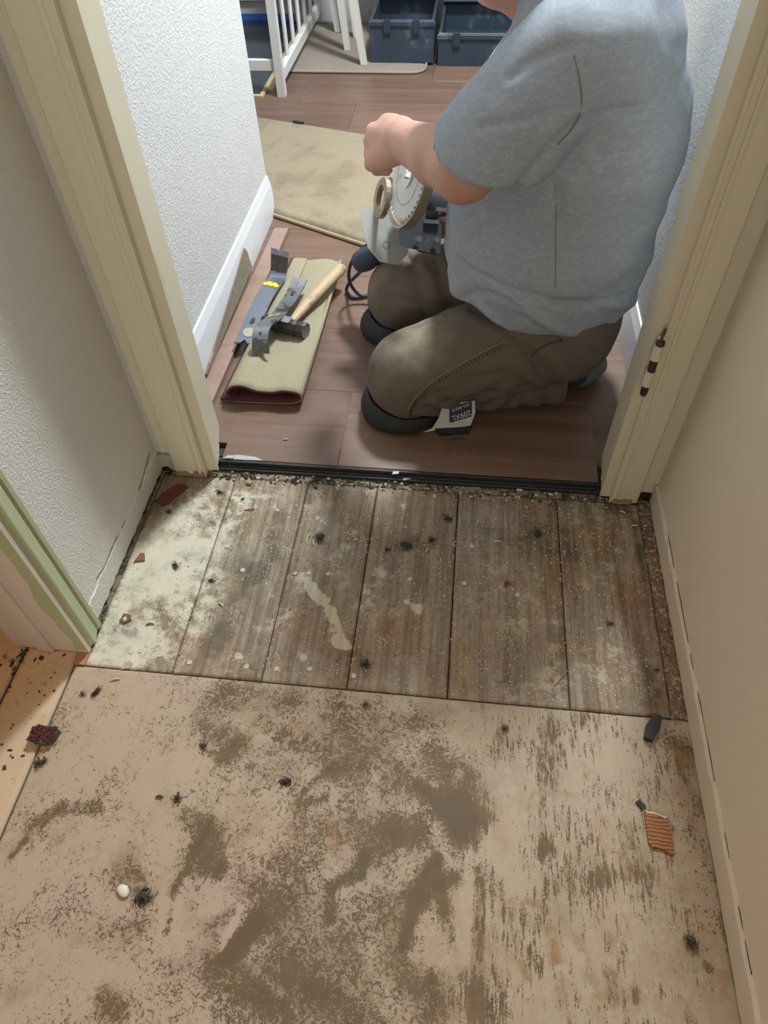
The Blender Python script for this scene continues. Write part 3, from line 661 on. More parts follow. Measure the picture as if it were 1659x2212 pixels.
AX = np.array(ELL)-np.array(SHL); AX /= np.linalg.norm(AX)
def rib(P, pts, r, k=None):                 # a soft cord, used as fold ridge or crease
    D = None
    for a, b in zip(pts[:-1], pts[1:]):
        d = rc(P, a, b, r, r); D = d if D is None else np.minimum(D, d)
    return D
OPN = np.array((.038, 1.160, .612)); ON = np.cross(np.array((.122, -.06, -.06)), np.array((.35, 1.0, .25))); ON /= np.linalg.norm(ON)
if ON@AX < 0: ON = -ON
def hemz(P):
    """height of the shirt hem round the body"""
    x = P[:, 0]; y = P[:, 1]
    return .262-.030*np.exp(-((x-.20)/.09)**2)*(y < Y0)+.035*np.exp(-((x+.02)/.10)**2)
def shirt(P):
    w = .0065*vnoise(P*np.array((1, 1, 2.0)), 11)+.0022*vnoise(P*np.array((1, 1, 1.6)), 26)
    q = P+np.stack([0*w, 0*w, .03*vnoise(P, 6)], 1)
    T = torso(P, .010)+w*1.3
    T = T-.0075*np.maximum(0, np.sin((q[:, 2]*.8+q[:, 0]*.55)*80))**2*np.exp(-((P[:, 2]-.30)/.07)**2)
    sl = rc(P, (.138, 1.218, .712), tuple(OPN+AX*.06), .094, .090)+w
    sl = smin(sl, rc(P, (.120, 1.160, .665), (.066, 1.136, .588), .046, .044)+w, .02)
    sl = smax(sl, (P-OPN-np.array((.030, 0, .004)))@ON, .008)
    cav = rc(P, tuple(OPN-AX*.07), tuple(OPN+AX*.06), .068, .077); sl = smax(sl, -cav, .006)
    slr = rc(P, (.245, 1.53, .705), (.13, 1.60, .50), .094, .083); ar = np.array(ELR)-np.array(SHR); ar /= np.linalg.norm(ar); slr = np.maximum(slr, (P-np.array((.155, 1.585, .545)))@ar)
    T = smin(T, rc(P, (.020, 1.275, .43), (.008, 1.250, .312), .050, .034)+w, .03)
    T = smin(T, slr, .03); D = smin(T, sl, .007)
    D = smin(D, rc(P, (.155, 1.385, .775), (.11, 1.388, .800), .082, .074), .03)          # collar base
    for pts, r in ((((.21, 1.125, .60), (.14, 1.13, .52), (.10, 1.14, .43)), .005),):
        D = smax(D, -rib(P, pts, r), .014)
    D = smax(D, hemz(P)-P[:, 2], .004)
    D = smax(D, -(np.maximum(torso(P, -.006), P[:, 2]-hemz(P)-.028)), .004)                   # open underneath
    nk = rc(P, (.13, 1.387, .79), (-.02, 1.395, .865), .063, .074); D = smax(D, -nk, .006)
    D = press(D, P, SH_CR)
    return D
SH_CR = creases(shirt, [(((1050, 602), (1094, 624), (1160, 642), (1204, 655), (1285, 661)), .0045), (((1204, 655), (1290, 650), (1355, 639)), .004), (((990, 560), (1025, 590), (1060, 606)), .004), (((1005, 640), (1040, 632), (1085, 645), (1120, 668)), .004),
                       (((1122, 402), (1170, 345), (1210, 300), (1248, 262)), .006), (((1196, 395), (1206, 430), (1203, 480)), .004), (((1060, 440), (1110, 470), (1150, 478)), .004), (((1035, 275), (1100, 262), (1160, 250)), .0035), (((1100, 165), (1160, 125), (1230, 100)), .0035), (((1255, 270), (1330, 240), (1400, 230)), .003)])
Vs, Fs = surfnet(shirt, (-.12, 1.00, .19), (.43, 1.76, .90), .0049)
SHIRT = mesh('shirt', Vs, Fs, M_shirt, PER, True)

HIPL, KNL, ANL = (.205, 1.262, .215), (-.092, 1.212, .122), (.225, 1.272, .075)
HIPR, KNR, ANR = (.205, 1.490, .215), (-.128, 1.515, .125), (.210, 1.465, .075)
def fold(P, c, dirv, freq, amp, rad):
    c = np.array(c); d = np.array(dirv, float); d /= np.linalg.norm(d); q = P-c
    return amp*np.sin(q@d*freq+4*vnoise(P, 14))*np.exp(-(q**2).sum(1)/rad**2)
def trousers(P):
    w = .004*vnoise(P, 13)+.002*vnoise(P, 30)
    Q = sc_(P)
    D = rc(Q, (.212, -.05, .225), (.212, .05, .225), .128, .128)
    for hp_, kn, an, sg in ((HIPL, KNL, ANL, -1), (HIPR, KNR, ANR, 1)):
        th = rc(P, hp_, kn, .116, .094); kc = np.array(kn)+(-.006, -.004*-sg, -.020)
        th = smin(th, sph(P, kc, .087), .04)
        shn = rc(P, tuple(np.array(kn)+(.03, 0, -.040)), an, .070, .058)
        shn = np.maximum(shn, (P-np.array(an))@np.array((.98, .2, 0))-.012)
        cu = rc(P, tuple(np.array(an)+(-.012, 0, .002)), tuple(np.array(an)+(.012, .003, 0)), .057, .061)
        leg = smin(th, shn, .012)
        leg = smin(leg, np.maximum(cu, (P-np.array(an))@np.array((.98, .2, 0))-.014), .008)
        leg = smax(leg, -rc(P, tuple(np.array(an)+(-.02, 0, 0)), tuple(np.array(an)+(.06, .01, 0)), .045, .049), .006)
        D = smin(D, leg, .022)
    w = w+fold(P, (-.02, 1.145, .06), (.5, 0, .8), 150, .0040, .075)+fold(P, (.09, 1.15, .10), (.8, .2, -.6), 120, .0040, .07)
    w = w+fold(P, (.00, 1.42, .20), (.9, .1, .5), 120, .0045, .11)+fold(P, (.17, 1.14, .18), (.9, 0, .45), 95, .005, .08)
    w = w+fold(P, (.19, 1.24, .06), (1, 0, .1), 170, .0035, .06)
    D = D+1.5*w
    D = press(D, P, TR_CR)
    return np.maximum(D, LAM+.004-P[:, 2])
TR_CR = creases(trousers, [(((1020, 665), (1070, 695), (1114, 727), (1150, 765), (1168, 800)), .005), (((1209, 727), (1250, 745), (1290, 766)), .004), (((1130, 835), (1060, 850), (1005, 866)), .006), (((965, 846), (930, 858), (903, 872)), .004), (((972, 868), (930, 880), (898, 888)), .004),
                           (((870, 540), (890, 570), (915, 600)), .004), (((923, 520), (940, 555), (952, 585)), .0045), (((840, 640), (890, 655), (940, 660)), .004), (((905, 705), (945, 690), (985, 690)), .003), (((1090, 800), (1040, 815), (1000, 818)), .0035)])
Vt, Ft = surfnet(trousers, (-.25, 1.00, .005), (.42, 1.74, .40), .0055)
dust = np.exp(-((Vt-np.array((-.085, 1.20, .215)))**2).sum(1)/.060**2)*.95+.30*np.exp(-((Vt-np.array((-.15, 1.19, .12)))**2).sum(1)/.07**2)+.25*np.exp(-((Vt-np.array((-.17, 1.51, .15)))**2).sum(1)/.10**2)
TRO = mesh('trousers', Vt, Ft, M_canvas, PER, True, attrs={'dust': dust})


# stitched outseam of the near leg, raised welt with a row of bar tacks
seam = [march(trousers, x, y) for x, y in ((1106, 730), (1080, 743), (1040, 762), (1000, 785), (960, 808), (925, 832), (900, 857), (885, 880), (882, 893))]; seam = [p for p in seam if p is not None]
MB().tube(spline(seam, 6), .0022, 8).obj('seam', pbr('seam_welt', (.20, .135, .11), .9), TRO, True)
st = MB()
for i, p in enumerate(spline(seam, 5)[2:]):
    q = march(trousers, *(lambda v: (830+F_PX*(v@CR)/(v@FW), 1106-F_PX*(v@CU)/(v@FW)))(p+np.array((.006, 0, -.012))-CP))
    if q is not None and np.linalg.norm(q-p) < .05: st.tube([p*.75+q*.25, q], .0011, 5)
st.obj('stitching', pbr('dark_thread', (.06, .045, .04), .9), TRO)['kind'] = 'stuff'
pk = [march(trousers, x, y) for x, y in ((1150, 770), (1165, 753), (1190, 742), (1215, 735))]; pk = [p for p in pk if p is not None]
MB().tube(spline(pk, 5), .0014, 6).obj('pocket_seam', pbr('pocket_thread', (.05, .04, .034), .9), TRO, True)
ss = [march(shirt, x, y) for x, y in ((1240, 120), (1252, 170), (1257, 215), (1252, 250), (1235, 280), (1205, 312))]; ss = [p for p in ss if p is not None]
MB().tube(spline(ss, 6), .0014, 6).obj('armhole_seam', pbr('shirt_seam', (.20, .21, .22), .95), SHIRT, True)
ss = [march(shirt, x, y) for x, y in ((1200, 400), (1202, 450), (1201, 500), (1201, 560), (1200, 620))]; ss = [p for p in ss if p is not None]
MB().tube(spline(ss, 6), .0009, 6).obj('side_seam', pbr('shirt_side_seam', (.19, .20, .21), .95), SHIRT, True)
# collar rib
cr = MB(); ca, cb_ = np.array((.13, 1.387, .79)), np.array((-.02, 1.395, .865)); ax = (cb_-ca)/np.linalg.norm(cb_-ca); e1 = np.cross(ax, (0, 0, 1)); e1 /= np.linalg.norm(e1); e2 = np.cross(ax, e1)
ring = [ca+ax*(.030-.012*math.sin(t))+(e1*math.cos(t)+e2*math.sin(t))*.074 for t in np.linspace(0, 2*math.pi, 40)]
cr.tube(ring, .0055, 8, cap=False); cr.obj('collar', M_shirt, SHIRT, True)
# short hair cap
def hairf(P):
    M = np.stack([hd, hs, hu]); q = (P-HC)@M.T
    D = ell(P, hp(-.016, 0, .034), (.104, .083, .097), M)+.004*vnoise(P, 60)
    D = smax(D, q[:, 0]-(.050+.25*np.maximum(0, q[:, 2])), .012); D = smax(D, -(q[:, 2]+.040+q[:, 0]*.35), .010)
    D = smax(D, -ell(P, hp(.0, 0, -.01), (.045, .2, .045), M), .012)
    return D
Vh, Fh = surfnet(hairf, (-.12, 1.27, .78), (.16, 1.52, 1.03), .006); mesh('hair', Vh, Fh, M_hair, PER, True)

# feet in navy socks with grey-green toes, soles up behind the seat
M_navy = pbr('navy_knit', (.022, .030, .052), .9, .25, 60, .4, 400)
M_gsock = pbr('grey_green_knit', (.105, .135, .115), .95, .15, 60, .4, 500)
for an, toe in ((ANL, (.318, 1.350, .056)), (ANR, (.335, 1.50, .050))):
    an = np.array(an); toe = np.array(toe); mid = an*.35+toe*.65
    def foot(P): return np.maximum(smin(rc(P, tuple(an+(-.05, -.01, .0)), tuple(mid+(0, 0, .012)), .042, .040), rc(P, tuple(mid+(0, 0, .006)), tuple(toe), .040, .030), .02)+.002*vnoise(P, 30), LAM+.003-P[:, 2])
    cutd = (toe-an)/np.linalg.norm(toe-an); cp_ = an*.52+toe*.48
    lo, hi = np.minimum(an, toe)-.09, np.maximum(an, toe)+.06
    V1, F1 = surfnet(lambda P: np.maximum(foot(P), (P-cp_)@cutd), lo, hi, .006); so = mesh('sock', V1, F1, M_navy, PER, True)
    V1, F1 = surfnet(lambda P: np.maximum(foot(P)-.0015, -(P-cp_)@cutd), lo, hi, .006); mesh('sock_toe', V1, F1, M_gsock, so, True)

# black foam knee pads cupping the knees
M_pad = pbr('black_foam_pad', (.020, .023, .026), .75, .35, 40, .35, 160, dirt=(.16, .16, .15), dscale=55, dlo=.66)
for c, r, yw in (((-.116, 1.198, .042), (.094, .088, .062), -.30), ((-.142, 1.505, .036), (.110, .090, .062), -.15)):
    c = np.array(c); M = np.array(((math.cos(yw), -math.sin(yw), 0), (math.sin(yw), math.cos(yw), 0), (0, 0, 1)))
    def pad(P):
        D = ell(P, c, r, M); D = np.maximum(D, LAM+.001-P[:, 2])
        D = smax(D, -(trousers(P)-.003), .004)
        return smax(D, -ell(P, c+(0.01, 0, .055), (r[0]*.80, r[1]*.78, .060), M), .008)
    V1, F1 = surfnet(pad, c-(.15, .14, .03), c+(.15, .14, .08), .0045); mesh('knee_pad', V1, F1, M_pad, PER, True)

# ------------------------------------------------------------------ circular saw held between the knees
M_blade = pbr('dusty_steel_blade', (.60, .61, .60), .42, .10, 30, .05, 200, metal=.2, dirt=(.40, .40, .39), dscale=30, dlo=.58)
M_brass = pbr('worn_bronze_guard', (.33, .27, .19), .45, .2, 30, .1, 120, metal=.6)
M_shoe = pbr('pale_aluminium_plate', (.62, .63, .62), .4, .06, 20, .05, metal=.4)
M_saw = pbr('charcoal_saw_body', (.050, .052, .062), .5, .3, 30, .2, 120, dirt=(.16, .16, .16), dscale=40, dlo=.62)
M_grip = pbr('navy_rubber_grip', (.025, .032, .060), .6, .2, 40, .15, 200)
M_steel = pbr('bright_steel', (.62, .63, .65), .25, .1, 40, .05, metal=.9)
M_cord = pbr('dark_blue_cord', (.022, .026, .036), .45, .2, 40, .1, 200)
B0 = np.array((-.122, 1.435, .447))
vv = CP-B0; vv /= np.linalg.norm(vv); sn = -(CR*.973-CU*.23)*.907+vv*.42; sn /= np.linalg.norm(sn)
sm = CR*.23+CU*.974; sm = sm-sn*(sm@sn); sm /= np.linalg.norm(sm); ss_ = np.cross(sn, sm)
if ss_@vv < 0: ss_ = -ss_
SAW = empty('circular_saw', B0-np.array((0, 0, .16)), 'circular saw with toothed blade and bronze guard held in the kneeling man\'s hands', 'saw')
fr = (B0, ss_, sm, sn)
def sl(a, b, c): return B0+ss_*a+sm*b+sn*c
teeth = []
for i in range(40):
    t = 2*math.pi*i/40; dt = 2*math.pi/40
    teeth += [(.0845*math.cos(t), .0845*math.sin(t)), (.0925*math.cos(t+dt*.50), .0925*math.sin(t+dt*.50)), (.0930*math.cos(t+dt*.62), .0930*math.sin(t+dt*.62)), (.0845*math.cos(t+dt*.72), .0845*math.sin(t+dt*.72))]
bl = MB().prism(teeth, fr, -.001, .001).obj('blade', M_blade, SAW)
wz = MB().ring(circ(.026, 24), circ(.006, 24), fr, .001, .0045); wz.prism(circ(.010, 6), fr, .001, .010); wz.obj('blade_flange', M_steel, bl)
MB().ring(circ(.060, 32), circ(.0585, 32), fr, .001, .0013).obj('blade_ring', pbr('blade_print', (.20, .21, .22), .5), bl)
def arc(r0, r1, a0, a1, n=30):
    A = np.radians(np.linspace(a0, a1, n)); return [(r1*math.cos(t), r1*math.sin(t)) for t in A]+[(r0*math.cos(t), r0*math.sin(t)) for t in A[::-1]]
gd = MB(); gd.prism(arc(.060, .1035, 165, 375), fr, -.016, -.013); gd.prism(arc(.0985, .1035, 165, 375), fr, -.014, .004)
GRD = gd.obj('lower_guard', M_brass, SAW)
MB().prism(arc(.1028, .1042, 170, 372), fr, .0038, .0058).obj('guard_lip', M_steel, GRD)
# lever with a finger hole on the guard
lc = (-.120, -.012); ou = []; inn = []
for i in range(28):
    t = 2*math.pi*i/28; rr = .035*(1+.12*math.cos(2*t)); ou.append((lc[0]+rr*math.cos(t)*.98, lc[1]+rr*1.35*math.sin(t))); inn.append((lc[0]+.022*math.cos(t), lc[1]+.027*math.sin(t)))
lv = MB().ring(ou, inn, (B0, ss_, sm, sn), .002, .014); lv.obj('guard_lever', M_brass, GRD)
sr = np.array((.0, -1, .0)); 
# aluminium shoe, seen face on behind the blade
sf = (B0, sn, sm, ss_)
shoe = [(-.075, -.110), (-.050, -.138), (-.010, -.138), (.022, -.112), (.040, -.070), (.042, -.036), (.030, -.024), (-.075, -.036)]
SH = MB().prism(shoe, sf, -.156, -.152).obj('shoe_plate', M_shoe, SAW)
MB().ring(arc(.0, .0095, 0, 355, 18)[:18], circ(.005, 18), (sl(-.1519, -.098, -.020), sn, sm, ss_), 0, .0006).obj('slot_mark', pbr('slot_grey', (.30, .31, .31), .5), SH)
mt = MB(); mt.tube([sl(-.085, -.020, c) for c in (-.022, -.030, -.035, -.105, -.120, -.126)], [.042, .047, .050, .050, .046, .030], 24); mt.obj('motor_housing', M_saw, SAW, True)
bd = MB(); bd.prism([(-.055, .100), (-.075, .06), (-.08, -.06), (-.07, -.12), (-.035, -.135), (-.036, .105)], (B0, ss_, sm, sn), -.060, -.018)
bd.prism([(-.06, -.118), (-.045, -.135), (-.036, -.135), (-.036, -.07), (-.06, -.07)], (B0, ss_, sm, sn), -.10, -.05)
bd.obj('upper_guard', M_saw, SAW)
for a, b, c, L in ((-.034, -.075, -.090, .035), (-.034, -.045, -.120, .040), (-.034, .03, -.135, .05)):
    MB().prism([(0, 0), (L, -.004), (L, .004), (0, .008)], (sl(a, b, c), sn, sm, ss_), 0, .005).obj('steel_bracket', M_steel, SAW)
for a, b, c in ((-.03, -.118, -.040), (-.03, -.112, -.082)):
    MB().prism(circ(.0065, 10), (sl(a, b, c), sn, sm, ss_), 0, .014).obj('bolt', M_steel, SAW)
# rear handle, navy rubber
hdl = MB(); hp_ = spline([(-.165, 1.505, .262), (-.185, 1.515, .246), (-.205, 1.524, .222), (-.232, 1.548, .190), (-.258, 1.566, .168)], 6)
n_ = len(hp_); hdl.tube(hp_, [.034-.012*min(1, i/(n_*.45))+(.006*math.sin(max(0, (i-n_*.5)/(n_*.5))*math.pi*.9)) for i in range(n_-1)]+[.012], 18); hdl.obj('rear_handle', M_grip, SAW, True)
cd = spline([aty(815, 520, 1.53), aty(792, 530, 1.56), aty(768, 552, 1.585), aty(755, 582, 1.60), aty(757, 612, 1.615), at(776, 636, .045), at(800, 642, .040), at(812, 655, .035)], 8)
MB().tube(cd, .0045, 10).obj('power_cord', M_cord, SAW, True)
cd = spline([aty(786, 580, 1.57), aty(770, 596, 1.60), at(755, 612, .050), at(749, 628, .030), at(762, 642, .0265), at(788, 640, .0265), at(806, 630, .03)], 8)
MB().tube(cd, .0045, 10).obj('power_cord', M_cord, SAW, True)

# ------------------------------------------------------------------ tools on the folded carpet
M_bar = pbr('scuffed_bar_steel', (.20, .21, .22), .42, .3, 26, .2, 120, metal=.7, dirt=(.065, .06, .055), dscale=22, dlo=.50)
M_baru = pbr('blued_bar_steel', (.23, .26, .31), .34, .15, 20, .1, 120, metal=.7, dirt=(.10, .10, .10), dscale=22, dlo=.58)
M_yellow = pbr('yellow_sticker', (.85, .52, .02), .5, .1, 30, 0)
M_handle = pbr('worn_ash_handle', (.44, .32, .19), .55, .18, 22, .2, 90, dirt=(.22, .16, .10), dscale=14, dlo=.60)
M_iron = pbr('black_forged_head', (.055, .050, .050), .5, .4, 50, .3, 130, metal=.6, dirt=(.22, .21, .20), dscale=55, dlo=.60)
M_worn = pbr('worn_steel_face', (.30, .29, .30), .4, .15, 50, .15, 140, metal=.7)

CAR = empty('carpet_sample', (-.445, 1.48, LAM), 'folded scrap of burgundy carpet showing its tan woven backing under the hammer', 'carpet')
# profile across the fold (x, z): pile layer flat below, backing layer folded over it
th = .0075
lowp = [(-.540, .027), (-.48, .027), (-.42, .028), (-.375, .030), (-.352, .038), (-.348, .050), (-.356, .060), (-.385, .064), (-.415, .058), (-.450, .060), (-.480, .072), (-.505, .068), (-.522, .050), (-.516, .040)]
def carpet_profile(y):
    t = (y-1.19)/.58; f = max(0, min(1, (t-.12)/.5)); P = []
    for i, (x, z) in enumerate(lowp):
        if i >= 6: z = z*(1-f)+f*(.047+.004*math.sin(x*60))
        x2 = x+(.040*t if i in (0, 1, 12, 13, 11, 10) else .006*t); P.append((x2, z))
    return P
for nm, off, m in (('woven_backing', 0, None), ('burgundy_pile', 1, M_red)):
    V = []; Fc = []; ys = np.linspace(1.19, 1.770, 30); base_n = None
    for y in ys:
        S = [np.array((x, y, z)) for x, z in carpet_profile(y)]; S = spline(S, 5)
        pts = []
        for i, p in enumerate(S):
            tg = S[min(i+1, len(S)-1)]-S[max(i-1, 0)]; tg /= np.linalg.norm(tg); nn = np.array((-tg[2], 0, tg[0]))
            a, b = ((-.0035, -.0005) if nm == 'woven_backing' else (-.0004, .0050))
            jj = .0012*(random.Random(int(1e6*y)+i).random()-.5) if m is not None else 0
            pts += [p+nn*(a), p+nn*(b+jj)]
        base_n = len(pts); V += pts
    n = base_n//2
    for k in range(len(ys)-1):
        for i in range(n-1):
            a = k*base_n+2*i; c = a+base_n
            Fc += [(a, a+2, c+2, c), (a+1, c+1, c+3, a+3)]
        a = k*base_n; c = a+base_n; Fc += [(a, c, c+1, a+1)]; a += base_n-2; c += base_n-2; Fc += [(a, a+1, c+1, c)]
    for i in range(n-1):
        a = 2*i; Fc.append((a, a+1, a+3, a+2)); a += (len(ys)-1)*base_n; Fc.append((a, a+2, a+3, a+1))
    if m is None:
        g = G_('tan_woven_backing'); wx = g.wave(68, 0, 'X'); wy = g.wave(105, 0, 'Y'); nb = g.noise(9, 4)
        c = g.mix(nb, (.31, .275, .18), (.40, .355, .24)); c = g.mix(g.math('MULTIPLY', g.math('MULTIPLY', wx, wy), .55), c, (.50, .46, .35)); c = g.mix(g.math('MULTIPLY', g.step(wy, .25, .0), .5), c, (.15, .12, .06))
        m = g.out(c, .95, g.bump(g.math('MULTIPLY', wx, wy), .6, .002), spec=.1)
    o = mesh(nm, V, Fc, m, CAR, True)

def prybar(label, path, w, t, vdir, n0, n1, m, group=None):
    P = spline(path, 6); E_ = empty('pry_bar', tuple(np.mean(np.array(P), 0)*np.array((1, 1, 0))+np.array((0, 0, min(p[2] for p in P)-t/2))), label, 'pry bar', group)
    wd = [w*(1.0+.12*abs(2*i/(len(P)-1)-1)**3) for i in range(len(P))]
    b = MB().ribbon(P, wd, t, vdir, n0, n1).obj('bar', m, E_); smooth_angle(b, 40)
    return E_, b, P
vA = np.array((1.0, -.22, 0))
PA = [np.array((-.524, 1.372, .053)), np.array((-.522, 1.40, .056)), np.array((-.516, 1.45, .065)), np.array((-.508, 1.54, .072)), np.array((-.500, 1.618, .066)), np.array((-.496, 1.648, .064)), np.array((-.494, 1.664, .074)), np.array((-.491, 1.676, .098)), np.array((-.487, 1.684, .126))]
EA, bA, SA = prybar('large blued steel pry bar with a yellow sticker beside the baseboard offcut', PA, .046, .0045, vA, .012, .014, M_baru)
MB().prism([(-.007, -.009), (.0, -.012), (.006, -.006), (.0045, .008), (.0, .013), (-.004, .008)], (np.array((-.5165, 1.447, .0668)), (1, -.1, 0), (.07, .98, .13), (0, -.13, .99)), 0, .0012).obj('nail_slot', M_dark, bA)
R = random.Random(5)
lobes = [(-.013, .003, .0075), (-.006, .0055, .0065), (.0, .001, .006), (.007, .004, .007), (.013, .000, .0065), (.005, -.005, .005), (-.010, -.005, .006)]
for k, (a, b, r_) in enumerate(lobes):
    MB().prism(circ(r_*1.25, 12), (np.array((-.5025+a*1.1, 1.603+b*1.6-.12*a, .0703-.00012*k)), (1, -.2, 0), (.06, .97, -.08), (0, .08, 1)), 0, .0006).obj('sticker_remnant', M_yellow, bA)
MB().prism(circ(.016, 16), (np.array((-.518, 1.408, .0603)), (1, -.15, 0), (.05, .98, .15), (0, -.15, .99)), 0, .0006).obj('worn_patch', pbr('rubbed_grey', (.36, .34, .28), .6, .25, 90, .3, 200), bA)
PB = [np.array((-.461, 1.303, .078)), np.array((-.4635, 1.322, .100)), np.array((-.4640, 1.341, .1135)), np.array((-.460, 1.362, .1155)), np.array((-.452, 1.405, .104)), np.array((-.444, 1.46, .088)), np.array((-.437, 1.53, .078)), np.array((-.430, 1.580, .079)), np.array((-.4245, 1.612, .088))]
def darken(o, test):
    o.data.materials.append(M_claw); ox = np.array(wloc(o))
    for p in o.data.polygons:
        if test(np.array(p.center)+ox): p.material_index = 1
M_claw = pbr('sooty_claw_steel', (.085, .080, .075), .5, .35, 60, .25, 150, metal=.55, dirt=(.26, .26, .26), dscale=60, dlo=.60)
darken(bA, lambda c: .074 < c[2] < .112 and c[1] > 1.6)
EB, bB, SB = prybar('smaller scuffed pry bar lying across the hammer head, claw towards the doorway', PB, .037, .0042, (1.0, .10, 0), .017, .009, M_bar)
MB().prism([(-.0028, -.006), (.0028, -.006), (.004, .003), (.0, .008), (-.004, .003)], (np.array((-.4335, 1.552, .0811)), (1, .1, 0), (.1, 1, 0), (0, -.02, 1)), 0, .0008).obj('nail_slot', M_dark, bB)
MB().prism([(-.002, -.005), (.002, -.005), (.0025, .004), (-.002, .005)], (np.array((-.4643, 1.334, .1118)), (1, .1, 0), (0, .65, .75), (0, -.75, .65)), 0.0005, .0014).obj('nail_slot', M_dark, bB)
for a, b, r_ in ((-.010, .002, .0032), (-.006, .005, .0026), (.006, .007, .003), (.010, .012, .0026), (-.012, -.003, .0022), (.002, .004, .002)):
    MB().prism(circ(r_, 9), (np.array((-.4500+a, 1.420+b+.1*a, .1033-.25*b)), (1, .12, 0), (.1, .96, -.26), (0, .26, .96)), 0, .0005).obj('sticker_remnant', M_yellow, bB)
darken(bB, lambda c: c[1] < 1.325)
# hammer
HAM = empty('hammer', (-.40, 1.45, .047), 'short hammer with a black head and pale wooden handle on the tan carpet backing', 'hammer')
hb, he = np.array((-.418, 1.425, .076)), np.array((-.326, 1.692, .075)); hv = (he-hb)/np.linalg.norm(he-hb)
pr = [(0, .0095), (.06, .0105), (.22, .0125), (.45, .0150), (.66, .0160), (.84, .0158), (.93, .0175), (.985, .0172), (1.0, .0140)]
hd_ = MB(); hd_.tube([hb+(he-hb)*t+np.array((0, 0, .003*math.sin(t*3))) for t, _ in pr], [r_ for _, r_ in pr], 18, flat=.82); hd_.obj('handle', M_handle, HAM, True)
hx_ = np.array((.98, -.12, .02)); hx_ = hx_-hv*(hx_@hv); hx_ /= np.linalg.norm(hx_); hz_ = np.cross(hx_, hv); hc_ = hb-hv*.008
hm = MB(); oct_ = lambda r_: [(r_*math.cos(math.pi/8+k*math.pi/4), r_*math.sin(math.pi/8+k*math.pi/4)) for k in range(8)]
V = []; Fc = []
for x, r_ in ((-.070, .013), (-.066, .0175), (-.052, .0185), (-.026, .0165), (-.020, .0205), (.020, .0205), (.026, .0165), (.034, .0205), (.050, .0215), (.053, .0200)):
    V += [hc_+hx_*x+hv*p[0]+hz_*p[1] for p in oct_(r_)]
for k in range(9):
    for j in range(8): Fc.append((k*8+j, k*8+(j+1) % 8, (k+1)*8+(j+1) % 8, (k+1)*8+j))
Fc += [list(range(8))[::-1]]
HH = mesh('head', V, Fc, M_iron, HAM); smooth_angle(HH, 30)
MB().prism(oct_(.0198), (hc_+hx_*.0525, hv, hz_, hx_), 0, .0012).obj('striking_face', M_worn, HH)
MB().prism([(-.012, -.012), (.012, -.012), (.012, .012), (-.012, .012)], (hc_+hz_*.0195, hx_, hv, hz_), 0, .0015).obj('eye_cheek', M_worn, HH)

# laminate offcut along the baseboard, thin broken strip leaning behind it
LP = MB(); q0, q1, q2, q3 = at(455, 875, .032), at(624, 492, .032), at(594, 492, .030), at(436, 828, .026)
for q in (q2, q3): q[0] = max(q[0], -.5985)
T_ = [q0, q1, q2, q3]; LP.add([tuple(q) for q in T_]+[tuple(q-np.array((0, 0, .009))) for q in T_], [(0, 1, 2, 3), (7, 6, 5, 4), (0, 4, 5, 1), (1, 5, 6, 2), (2, 6, 7, 3), (3, 7, 4, 0)])
o = LP.obj('laminate_offcut', None); o.data.materials.append(M_lam2); tag(o, 'narrow brown laminate board offcut lying along the white baseboard', 'board')
MB_ = MB().prism([(1.28, .0), (1.31, .012), (1.47, .030), (1.60, .050), (1.715, .072), (1.728, .064), (1.742, .012), (1.745, .002)], ((-.5990, 0, LAM+.011), (0, 1, 0), (0, 0, 1), (1, 0, 0)), 0, .006)
SP = MB_.obj('broken_strip', pbr('speckled_fibre_core', (.27, .25, .19), .95, .35, 200, .5, 300, dirt=(.12, .10, .075), dscale=140, dlo=.55)); tag(SP, 'broken wedge of fibreboard with a brown edge leaning on the baseboard', 'board')
MB().tube(spline([(-.5955, 1.27, .033), (-.5955, 1.47, .0625), (-.5955, 1.60, .0835), (-.5955, 1.717, .1055)], 5), .0035, 6).obj('brown_edge', pbr('brown_laminate_edge', (.18, .10, .065), .6, .2, 60), SP)

# ------------------------------------------------------------------ printed label and strap end by the near knee
LB = [aty(958, 873, 1.148), aty(1026, 865, 1.160), aty(1028, 894, 1.150), at(1016, 915, .030), at(960, 927, .026), at(914, 937, .0225), aty(934, 924, 1.134), aty(948, 902, 1.141)]
lm = MB(); nrm = np.cross(LB[1]-LB[0], LB[4]-LB[0]); nrm /= np.linalg.norm(nrm)
if nrm[1] > 0: nrm = -nrm
cen = sum(LB)/8; ex = LB[1]-LB[0]; ex = ex/np.linalg.norm(ex); ey = np.cross(nrm, ex)
flat = []
for p in LB: q = p-cen; flat.append((q@ex, q@ey))
M_lab = pbr('white_label_card', (.52, .53, .52), .5, .05, 20, 0)
lm.prism(flat, (cen, ex, ey, nrm), -.0006, .0006)
LABEL = lm.obj('size_label', M_lab); tag(LABEL, 'white size label printed 209XL LRG BEIGE stuck under the near knee', 'label')
def on_label(px, py):
    d = ray(px, py); t = ((cen-CP)@nrm)/(d@nrm); q = CP+d*t-cen; return (q@ex, q@ey)
pan = [on_label(*p) for p in ((971, 882), (974, 877.5), (1018, 866), (1020, 868), (1019.5, 897), (1018, 899.5), (974, 913), (971, 911))]
MB().prism(pan, (cen, ex, ey, nrm), .0006, .0009).obj('label_panel', pbr('navy_label_ink', (.030, .036, .052), .5, .1), LABEL)
M_ink = pbr('white_label_ink', (.60, .61, .62), .5, .02)
